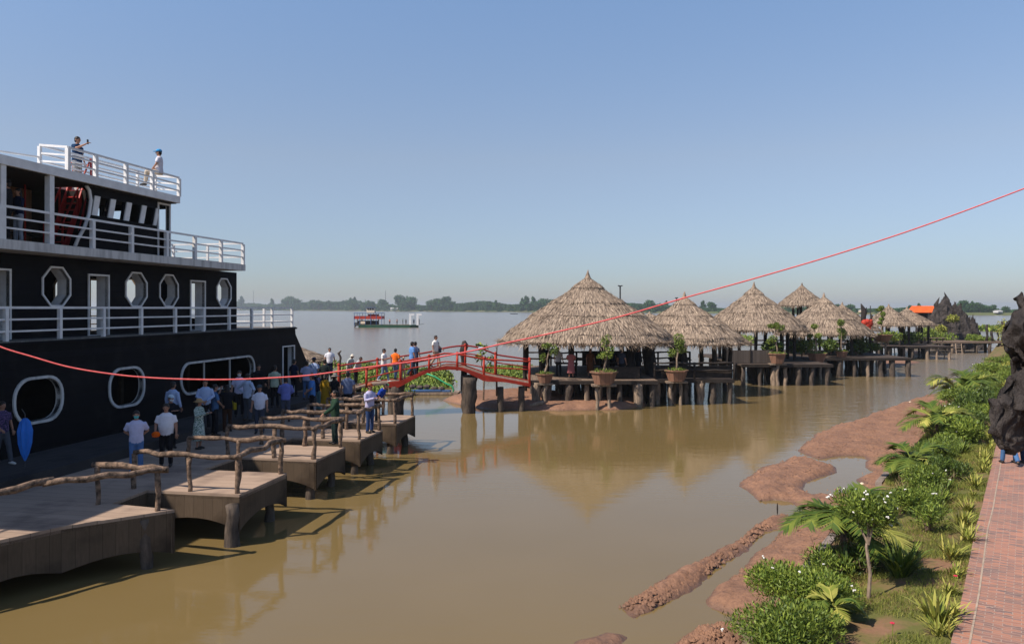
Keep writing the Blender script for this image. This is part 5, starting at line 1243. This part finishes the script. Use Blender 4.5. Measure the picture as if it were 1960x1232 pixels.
# on the bridge
def onb(label, px, dy, h, **k):
    kx = (px - 980) / F; yy = 39.0
    for _ in range(6): x = kx * yy; yy = by(x) + dy
    k.setdefault('group', 'visitors on the red bridge'); return person(label, x, yy, bz(x), h=h, **k)
c = onb('young man in white T shirt and jeans looking at his phone on the red bridge', 735, .8, 1.68, face=75, arms='phone', legs='walk', shirt=(.75, .75, .74), trousers=(.16, .24, .36), shoe='whiteshoe')
phone(c, 'phone of the young man in white on the red bridge')
onb('person in bright orange shirt and jeans walking away on the red bridge', 757, 1.25, 1.62, face=165, legs='walk', shirt=(.85, .17, .02), trousers=(.12, .18, .28))
onb('small child in beige clothes on the red bridge', 772, 1.3, 1.15, face=170, shirt=(.5, .38, .28), trousers=(.45, .35, .27), hat='bucket', hatc=(.55, .4, .3))
onb('man in blue polo and dark trousers walking right on the red bridge', 789, .7, 1.76, face=120, legs='walk', shirt=(.12, .27, .58), trousers=(.04, .06, .1))
onb('person in dark clothes just beyond the man in blue polo', 795, 1.35, 1.7, face=150, shirt=(.05, .07, .14), trousers=DK)
onb('man in white shirt with a grey waist bag at the top of the red bridge', 834, .8, 1.66, face=60, legs='walk', arms=('carry', 'down'), shirt=(.78, .77, .74), trousers=(.4, .3, .22), bag='L', bagc=(.08, .09, .12))
# under the huts
HG = 'visitors in the shade of the largest hut'
def inhut(label, px, Y, h, **k): person(label, Y * (px - 980) / F, Y, 1.45, h=h, group=HG, vox=.026, **k)
inhut('woman in a long pink dress under the largest hut', 1093, 43.6, 1.58, face=170, skirt=True, shirt=(.38, .13, .13), hair='long', arms='front')
inhut('man in white shirt and dark trousers under the left of the largest hut', 1069, 45.0, 1.66, face=150, shirt=(.45, .46, .5), trousers=DK)
inhut('person in black beside the round planter under the largest hut', 1048, 46.0, 1.7, face=60, shirt=DK, trousers=DK)
inhut('person in brown dress under the middle of the largest hut', 1130, 44.2, 1.62, face=20, skirt=True, shirt=(.12, .045, .02), hair='long')
inhut('person in navy shirt under the right of the largest hut', 1172, 45.8, 1.66, face=30, shirt=NAVY, trousers=DK)
inhut('person in dark grey standing by the hexagonal planter', 1190, 43.4, 1.66, face=140, shirt=(.04, .05, .08), trousers=DK)
inhut('person in black at the right edge of the largest hut', 1222, 43.8, 1.7, face=120, shirt=DK, trousers=DK, sleeve='long')
# on the ship
def onship(label, px, t, z, face, h, **k): w = shipworld(s_px(px, t), t, z); return person(label, w.x, w.y, w.z, face=face, h=h, group='people on the ship', **k)
onship('person in black jacket and black cap at the left edge of the upper deck', 14, .55, D2 + .02, -60, 1.64, shirt=DK, trousers=DK, sleeve='long', hat='cap', hatc=DK, arms='front')
onship('woman in navy top and light jeans on the upper deck', 35, .8, D2 + .02, -25, 1.52, shirt=NAVY, trousers=(.34, .38, .46), sleeve='long', hair='long', arms=('front', 'up'), shoe='whiteshoe')
c = onship('man in navy T shirt on the ship roof holding up a phone', 148, 1.25, D3 - .22, 80, 1.64, shirt=(.012, .04, .10), trousers=(.3, .3, .3), arms=('down', 'point'), legs='stand')
held(c[1], c[3] + Vector((0, -.05, .06)), MB().box((0, 0, 0), (.075, .012, .15)), MT['screen'], 'mobile_phone', 'phone held up by the man on the ship roof', 'phone')
s9 = s_px(308, .05); w = shipworld(s9, .12, D3 + .68 - .56); person('man in white shirt and blue cap sitting on the roof railing', w.x, w.y, w.z, face=-75, h=1.62, legs='sit', shirt=(.62, .62, .70), trousers=(.5, .43, .34), hat='cap', hatc=(.05, .3, .62), arms='front', group='people on the ship')
# on the ferry, tiny
for i, (px, c_, l_) in enumerate(((747, (.5, .2, .16), 'tiny figure in pink on the ferry deck, leftmost of four'), (761, (.55, .3, .22), 'tiny figure in pale red on the ferry deck'), (772, (.04, .1, .05), 'tiny dark figure on the ferry deck'),
                                  (778, (.03, .05, .06), 'tiny dark figure nearest the ferry gantry'), (793, (.1, .12, .2), 'tiny figure between the ferry gantry posts'), (803, (.1, .1, .12), 'tiny figure at the bow end of the ferry'),
                                  (686, (.4, .4, .42), 'tiny figure under the ferry upper deck, leftmost'), (693, (.45, .4, .38), 'tiny figure under the ferry upper deck, second from left'), (712, (.05, .05, .08), 'tiny dark figure under the ferry wheelhouse'), (725, (.04, .06, .08), 'tiny dark figure at the right end under the ferry upper deck'))):
    person(l_, P(px, 600, FY).x, FY - 1.0, .82, face=i * 50, h=1.6, shirt=c_, trousers=DK, vox=.05, group='people on the ferry')
# on the brick path behind the driftwood
PG2 = 'walkers on the brick path'
q = G(1932, 889, 1.2); person('walker in blue jeans on the brick path behind the black driftwood', q.x, q.y, 1.2, face=170, h=1.62, legs='walk', shirt=(.3, .1, .08), trousers=(.07, .16, .33), group=PG2)
q = G(1950, 886, 1.2); person('walker in dark blue trousers at the right edge of the brick path', q.x, q.y, 1.2, face=175, h=1.62, shirt=(.04, .05, .1), trousers=(.012, .025, .06), group=PG2)
# ------------------------------------------------------------------ garden planting (positions: v along the bank, u towards the river)
def shrub(label, v, u, rad, hgt, n, m, seed, blossoms=0, trunk=0.0, L=.11, Wd=.05, name='shrub', grp='shrubs in the bank garden', bare=False):
    g0 = GP(v, u, gz(v, u)); root = thing(name, label, 'shrub', g0, 0, grp); rn = random.Random(seed)
    cs = [(rn.uniform(-.5, .5) * rad, rn.uniform(-.5, .5) * rad, trunk + hgt * rn.uniform(.35, .75)) for _ in range(6)]
    V, Q = cat_meshes([leafball(c, (rad * .62, rad * .62, hgt * .36), int(n * 1.15) // 6, L, Wd * .72, seed * 11 + i, hollow=.2, up=.75) for i, c in enumerate(cs)])
    npmesh('foliage', V, Q, MT[m], root)
    mb = MB()
    for i in range(1 if trunk > .3 else 6):
        c = cs[i % 6]
        if trunk > .3: mb.tube([(0, 0, -.1), (.03, 0, trunk * .4), (-.02, .02, trunk * .8), (c[0] * .3, c[1] * .3, trunk + hgt * .4)], [.034, .026, .022, .016], 7, jit=.12)
        else: mb.tube([(rn.uniform(-.1, .1), rn.uniform(-.1, .1), -.1), (c[0] * .5, c[1] * .5, c[2] * .5), (c[0], c[1], c[2])], [.022, .016, .008], 5)
    if trunk > .3:
        for c in cs: mb.tube([(0, 0, trunk * .85), (c[0], c[1], c[2])], [.02, .008], 5)
    mb.build('stems', MT['palepile' if trunk > .3 else 'bark'], root)
    if bare:
        g_ = np.random.default_rng(seed); k_ = 260; C = np.stack([g_.normal(size=k_) * rad * .45, g_.normal(size=k_) * rad * .45, g_.uniform(.02, hgt * .55, k_)], 1)
        V, Q = leaf_quads(C, g_.normal(size=(k_, 3)) * .5 + [0, 0, 1], g_.normal(size=(k_, 3)), g_.uniform(.15, .4, k_), g_.uniform(.008, .016, k_)); npmesh('dry_twigs', V, Q, MT['drygrass'], root)
    if blossoms:
        mb = MB()
        for i in range(blossoms):
            c = cs[rn.randrange(6)]; a = rn.uniform(0, 6.28); e_ = rn.uniform(.1, 1.3)
            e_ = rn.uniform(-.3, 1.2); p = (c[0] + math.cos(a) * math.cos(e_) * rad * .66, c[1] + math.sin(a) * math.cos(e_) * rad * .66, c[2] + math.sin(e_) * hgt * .4)
            for q in range(3): mb.ball((p[0] + rn.uniform(-.016, .016), p[1] + rn.uniform(-.016, .016), p[2] + rn.uniform(-.012, .012)), rn.uniform(.010, .017), 5, 4)
        mb.build('blossoms', MT['blossom'], root)
    return root
def strappy(label, v, u, n, L, m, seed, width=.025, name='strap_leaf_plant', grp='strap leaved plants in the bank garden', droop=1.0):
    g0 = GP(v, u, gz(v, u)); root = thing(name, label, 'plant', g0, 0, grp); rn = random.Random(seed); mb = MB()
    for i in range(n):
        a = rn.uniform(0, 6.28); l_ = L * rn.uniform(.6, 1.1); d = Vector((math.cos(a), math.sin(a), 0)); sdv = Vector((-d.y, d.x, 0)); lean = rn.uniform(.25, .9); pts = []
        b0 = Vector((rn.uniform(-.08, .08), rn.uniform(-.08, .08), -.02))
        for j in range(5):
            f_ = j / 4; pts.append((b0 + d * (lean * l_ * f_) + Vector((0, 0, l_ * (f_ - .55 * droop * lean * f_ * f_))), width * (.6 + .6 * f_) * (1.02 - f_ ** 3)))
        vs = [q for p, w in pts for q in (p - sdv * w, p + sdv * w)]
        mb.add(vs, [(2 * j, 2 * j + 1, 2 * j + 3, 2 * j + 2) for j in range(4)])
    mb.build('leaves', MT[m], root, fix=False, smooth=True); return root
def palm(label, v, u, nf, L, hgt, seed, m='palmleaf', spread=1.0, name='young_palm'):
    g0 = GP(v, u, gz(v, u)); root = thing(name, label, 'palm', g0, 0, 'young palms in the bank garden'); rn = random.Random(seed)
    MB().tube([(0, 0, -.1), (.02, 0, hgt * .5), (0, .02, hgt)], [.09, .07, .05], 8, jit=.1).build('trunk', MT['bark'], root, smooth=True)
    for f in range(nf):
        a = 2 * math.pi * (f + rn.uniform(-.3, .3)) / nf; d = Vector((math.cos(a), math.sin(a), 0)); sdv = Vector((-d.y, d.x, 0)); lift = rn.uniform(.8, 2.0) / spread; l_ = L * rn.uniform(.8, 1.1); pts = []
        for j in range(9):
            t_ = j / 8; pts.append(Vector((0, 0, hgt)) + d * (l_ * t_ * (1 - .12 * lift)) + Vector((0, 0, l_ * (lift * .75 * t_ - (.55 + .3 * lift) * t_ * t_))))
        mb = MB().tube(pts, [.016 * (1.1 - j / 8) + .003 for j in range(9)], 5)
        n = 26
        for j in range(n):
            t_ = .22 + .78 * j / n; k_ = min(7, int(t_ * 8)); fr_ = t_ * 8 - k_; p = pts[k_].lerp(pts[k_ + 1], fr_); tg = (pts[k_ + 1] - pts[k_]).normalized(); ll = l_ * .36 * math.sin(math.pi * (.18 + .8 * (t_ - .2) / .85)) + .04
            for sd in (-1, 1):
                dr_ = (sdv * sd * .85 + tg * .75 + Vector((0, 0, .18 - rn.uniform(0, .3)))).normalized(); e_ = p + dr_ * ll + Vector((0, 0, -.12 * ll)); m1 = p.lerp(e_, .5) + Vector((0, 0, .03 * ll))
                w = tg * .024; mb.add([p - w, p + w, m1 + w * 1.1, m1 - w * 1.1, e_], [(0, 1, 2, 3), (3, 2, 4)])
        mb.build('frond', MT['yellowleaf' if rn.random() < .22 else m], root, fix=False, smooth=True)
    return root
shrub('big flowering shrub at the bottom edge of the garden, dotted with white blossoms', gv(1540, 2.05) , 2.05, .8, .62, 8500, 'leaf2', 1, 12, L=.075, Wd=.03)
shrub('low green shrub at the very bottom edge beside the mud', gv(1500, 2.15) - .9, 1.9, .8, .6, 6500, 'leaf', 41, 5, L=.075, Wd=.03)
shrub('small standard tree shrub with bare trunk and many white blossoms', gv(1662, 1.25), 1.25, .52, .68, 5600, 'leaf', 2, 30, trunk=1.0, L=.065, Wd=.03)
palm('young palm with yellowing fronds hanging over the mud', gv(1608, 2.0), 1.95, 14, 1.3, .6, 3)
palm('small palm behind the bottom flowering shrub', gv(1592, 1.6) - .4, 1.5, 8, .55, .2, 4)
palm('dark young palm at the mud edge beside the puddle', gv(1742, 1.8), 1.75, 11, 1.15, .45, 5)
palm('young palm leaning to the river in the middle of the garden', gv(1790, 1.8), 1.75, 12, 1.35, .6, 6)
palm('yellow tinged palm at the far end of the garden', gv(1838, 1.8), 1.8, 15, 1.8, .5, 7)
palm('farthest palm of the bank garden', gv(1866, 1.4), 1.6, 13, 2.0, .3, 8)
strappy('dark strap leaved clump behind the bare shrub trunk', gv(1722, .95), .95, 120, .75, 'leaf', 11)
strappy('strap leaved clump left of the standard shrub', gv(1640, 1.6), 1.75, 90, .6, 'leafdark', 12)
strappy('yellow striped strap plant at the bottom edge next to the path', gv(1787, .25) + .15, .25, 42, .62, 'yellowleaf', 13, .028)
spec = [(1745, 1.3, .62, 962, 'leaf', 9), (1771, 1.2, .62, 887, 'leaf', 6), (1784, 1.6, .55, 915, 'leafdark', 0), (1803, 1.3, .72, 838, 'leaf', 0), (1812, .9, .6, 878, 'leafdark', 0), (1826, 1.4, .85, 774, 'leaf', 9), (1838, 1.0, .8, 800, 'leaf2', 2),
        (1848, 1.5, 1.0, 742, 'leaf', 3), (1860, 1.1, 1.0, 742, 'leafdark', 2), (1871, 1.5, 1.2, 708, 'leaf2', 4), (1884, 1.1, 1.2, 716, 'leaf', 4), (1893, 1.4, 1.4, 690, 'leaf2', 4), (1904, 1.1, 1.5, 694, 'leaf', 2), (1914, 1.0, 1.7, 686, 'leaf', 3)]
ordn = ['nearest', 'second', 'third', 'fourth', 'fifth', 'sixth', 'seventh', 'eighth', 'ninth', 'tenth', 'eleventh', 'twelfth', 'thirteenth', 'farthest']
for i, (px, u, r_, yt, m, bl) in enumerate(spec):
    v = gv(px, u); p = GP(v, u); h_ = min(2.4, max(.55, H - (yt - HY) * p.y / F - gz(v, u)))
    shrub(('round dark' if m == 'leafdark' else 'bright' if m == 'leaf2' else 'leafy green') + ' shrub in the row along the bank, ' + ordn[i] + ' beyond the standard shrub', v, u, r_ * .86, h_, 3200 if i < 6 else 2400, m, 20 + i, bl, L=.085 if i < 6 else .13, Wd=.035 if i < 6 else .06, bare=i % 3 == 1)
    strappy('strap leaved plant beside the ' + ordn[i] + ' shrub of the bank row', v + .9, .85, 70, .5 + .02 * i, ['leaf', 'leaf2', 'leafdark'][i % 3], 60 + i, .02)
for i in range(40):
    v = 1.2 + i * .95 + random.uniform(-.4, .4); u = random.uniform(.55, 2.1); px = 980 + F * GP(v, u).x / GP(v, u).y; m = random.choice(['leaf', 'leaf2', 'leafdark', 'leaf'])
    r_ = random.uniform(.28, .45) * (1 + v * .012); where = ['near the standard shrub', 'level with the puddle', 'beyond the puddle', 'in the far half of the garden'][min(3, int(v / 10))]
    o = shrub(('dark' if m == 'leafdark' else 'light' if m == 'leaf2' else 'mid green') + (' knee high plant' if r_ > .42 else ' ankle high plant') + ' growing in the turf ' + where, v, u, r_, r_ * 1.3, 900, m, 300 + i, 0, L=.08 + v * .0015, Wd=.03 + v * .0006, name='low_plant', grp='low plants scattered in the turf', bare=i % 2 == 0)
for i in range(9):
    v = 24 + i * 5.2; u = random.uniform(-.15, .3)
    shrub(['bushy light green', 'dense mid green', 'rounded yellow green'][i % 3] + ' shrub spilling over the far edge of the brick path', v, u, .8, .8, 1500, ['leaf2', 'leaf', 'yellowleaf'][i % 3], 500 + i, 0, L=.13, Wd=.05, name='path_shrub', grp='shrubs spilling over the far path edge')
EG = 'yellow green edging plants along the brick path'
v = .3; i = 0
proto = strappy('yellow green edging plant beside the brick path', v, .14, 46, .42, 'yellowleaf', 90, .014, 'edging_plant', EG)
proto2 = strappy('yellow green edging plant beside the brick path', v + .4, .2, 40, .36, 'yellowleaf', 91, .016, 'edging_plant', EG)
while v < 46:
    v += random.uniform(.5, 1.5) * (1 + v * .012); i += 1; o = copy_thing(random.choice([proto, proto2])); u = .14 + random.uniform(-.06, .16); o.location = GP(v, u, gz(v, u)); s_ = random.uniform(.65, 1.25) * (1 + v * .008); o.scale = (s_, s_, s_); o.rotation_euler = (0, 0, random.uniform(0, 6))
# small red flowers
for i, (px, u, l_) in enumerate(((1597, 2.0, 'tiny red flower by the mud edge near the palm'), (1708, .7, 'small magenta flower in the grass near the path at the bottom'), (1829, .12, 'small red flower at the very edge of the brick path'), (1793, .9, 'small red flower in the middle of the turf'))):
    v = gv(px, u); g0 = GP(v, u, gz(v, u)); rt2 = thing('red_flower', l_, 'flower', g0, 0, 'small red flowers in the turf')
    MB().tube([(0, 0, 0), (.01, 0, .16)], .005, 5).build('stem', MT['leaf'], rt2)
    mb = MB()
    for q in range(5): mb.ball((.018 * math.cos(q * 1.26), .018 * math.sin(q * 1.26), .17), (.016, .016, .010), 6, 4)
    mb.build('petals', MT['redblossom'], rt2)
# turf
def blades(v0, v1, n, L, w, seed):
    g_ = np.random.default_rng(seed); v = g_.uniform(v0, v1, n); u = g_.uniform(.02, 2.35, n)
    dens = np.array([noise.noise(Vector((a * .9, b2 * 1.4, 7))) for a, b2 in zip(v, u)]); k_ = dens > -.2; v, u = v[k_], u[k_]; m_ = len(v)
    z = np.array([gz(a, b2) for a, b2 in zip(v, u)]); x = gb.x + gd.x * v + gn.x * u; y = gb.y + gd.y * v + gn.y * u; l_ = g_.uniform(.5, 1.2, m_) * L
    D = np.stack([g_.normal(size=m_) * .45, g_.normal(size=m_) * .45, np.ones(m_)], 1); return leaf_quads(np.stack([x, y, z + l_ * .35], 1), D, g_.normal(size=(m_, 3)) * [1, 1, .2], l_, np.full(m_, w))
V, Q = cat_meshes([blades(-3, 8, 42000, .10, .008, 1), blades(8, 22, 30000, .15, .013, 2), blades(22, 70, 9000, .2, .03, 3)])
tag(npmesh('turf_grass', V, Q, MT['grass']), kind='stuff')
# low border stones at the mud edge
for i, (px, l_) in enumerate(((1545, 'rough pale kerb slab at the mud edge, nearest'), (1582, 'rough pale kerb slab at the mud edge left of the palm'), (1690, 'rough pale kerb slab at the mud edge below the puddle'))):
    v = gv(px, 2.5); g0 = GP(v, 2.5, .52)
    mb = MB().box((0, 0, 0), (1.5, .16, .5)); 
    o = mb.build('kerb_slab', mat('rough concrete', (.26, .22, .19), (.16, .13, .11), .95, 6, .8), None, g0); o.rotation_euler = (0, 0, math.atan2(gd.y, gd.x)); tag(o, l_, 'kerb', 'kerb slabs at the mud edge')
# pebbles and sticks on the mud
tag_l = [(1488, 977, 'small dark stick in the shallows beside the puddle'), (1742, 771, 'pale pebble on the mud near the far shrubs'), (1686, 826, 'pale shell on the mud bank'), (1650, 929, 'pale pebble on the lower rim of the puddle')]
for px, py, l_ in tag_l:
    p = G(px, py, .12); o = MB().ball((0, 0, .05), (.07, .06, .05) if 'stick' not in l_ else (.02, .02, .16), 7, 5).build('pebble' if 'stick' not in l_ else 'stick', MT['cream'] if 'stick' not in l_ else MT['darkwood'], None, p); tag(o, l_, 'pebble' if 'stick' not in l_ else 'stick')

# ------------------------------------------------------------------ black driftwood sculpture in the foreground right
DY = 7.0
def dp(px, py, dy=0): q = P(px, py, DY + dy); return q
org = (5.1, DY + .1, 1.2); mb = MB()
def blob(px, py, rpx, dy=0, ez=1.0): q = dp(px, py, dy); r_ = rpx * DY / F; mb.ball((q.x - org[0], q.y - org[1], q.z - org[2]), (r_, r_ * .8, r_ * ez), 12, 8)
mb.tube([(.25, 0, -.1), (.22, .02, .9), (.15, .05, 1.9), (.1, .05, 2.9), (.12, 0, 3.6), (.12, 0, 4.1)], [.22, .2, .22, .26, .26, .28], 12, jit=.1)
for a in ((1984, 640, 34), (1986, 600, 34), (1980, 670, 30), (1966, 588, 17), (1946, 615, 9), (1950, 572, 8), (1968, 562, 9), (1958, 662, 14), (1985, 700, 26), (1966, 705, 18), (1945, 699, 7), (1972, 730, 20), (1950, 772, 24), (1930, 790, 34), (1915, 805, 26), (1908, 822, 20), (1925, 836, 26), (1945, 826, 30), (1965, 800, 40), (1985, 760, 60), (1927, 853, 12), (1990, 650, 60)): blob(*a)
def spike(a, b_, r0): 
    p, q = dp(*a), dp(*b_); mb.tube([(p.x - org[0], p.y - org[1], p.z - org[2]), (q.x - org[0], q.y - org[1], q.z - org[2])], [r0 * DY / F, 1.5 * DY / F], 7)
spike((1950, 578), (1944, 552), 7); spike((1966, 572), (1960, 549), 7); spike((1945, 700), (1927, 693), 8); spike((1950, 572), (1960, 550), 7); spike((1906, 820), (1888, 808), 8)
def warp(co):
    q = co * 5; d = Vector((noise.noise(q), noise.noise(q + Vector((5, 1, 2))), noise.noise(q + Vector((2, 7, 3))))) * .085
    q2 = Vector((co.x * 24, co.y * 24, co.z * 6)); rd = noise.noise(Vector((co.x * 9, co.y * 9, co.z * 3 + 7))); d += Vector((1 if co.x > 0 else -1, -.6, 0)) * (.35 - abs(rd) * 2.2) * .06; d += Vector((noise.noise(q2), noise.noise(q2 + Vector((5, 1, 2))), noise.noise(q2 + Vector((2, 7, 3))))) * .045
    return co + d
dw = remesh(mb, .018, 'driftwood_sculpture', MT['drift'], None, warp=warp); dw.location = org
tag(dw, 'big black gnarled driftwood sculpture at the right edge of the frame', 'sculpture')

# ------------------------------------------------------------------ red rope across the view
rp = [(-160, 560), (-60, 633), (0, 663), (61, 682), (132, 702), (214, 715.5), (288, 722.5), (383, 726), (459, 725.5), (536, 722), (600, 717), (700, 703), (800, 690), (899, 672), (960, 658), (1040, 641), (1182, 607), (1310, 570), (1440, 534), (1600, 487), (1760, 435), (1960, 361), (2150, 285), (2400, 180), (2600, 90)]
pts = []
for i, (px, py) in enumerate(rp): pts.append(P(px, py, 6.3 + 1.4 * (px + 160) / 2300))
# smooth with Catmull-Rom
sm = []
for i in range(1, len(pts) - 2):
    p0, p1, p2, p3 = pts[i - 1], pts[i], pts[i + 1], pts[i + 2]
    for j in range(6):
        t_ = j / 6; sm.append(.5 * ((2 * p1) + (p2 - p0) * t_ + (2 * p0 - 5 * p1 + 4 * p2 - p3) * t_ ** 2 + (3 * p1 - p0 - 3 * p2 + p3) * t_ ** 3))
rope = thing('red_rope', 'thin red rope sagging across the whole view in front of everything', 'rope', sm[0])
MB().tube(sm, .0068, 7).build('strand', MT['rope'], rope, smooth=True, origin=sm[0])
kp = P(921, 666.5, 7.0)
MB().ball(kp, (.03, .016, .016), 8, 6).build('knot', MT['hose'] if False else mat('pale blue twine', (.3, .42, .5)), rope, origin=sm[0])

# ------------------------------------------------------------------ haze
hz_, t, b = nodes('river haze'); t.nodes.remove(b)
pv = t.nodes.new('ShaderNodeVolumePrincipled'); pv.inputs['Color'].default_value = (.78, .87, .95, 1); pv.inputs['Density'].default_value = HAZE = .0002
pv.inputs['Anisotropy'].default_value = .2
t.links.new(pv.outputs[0], t.nodes['Material Output'].inputs['Volume'])
mb = MB().box((0, 3000, 18.25), (9200, 6600, 43.5)); o = mb.build('haze', hz_); tag(o, kind='stuff')
print('objects', len(bpy.data.objects), 'faces', sum(len(m.polygons) for m in bpy.data.meshes))
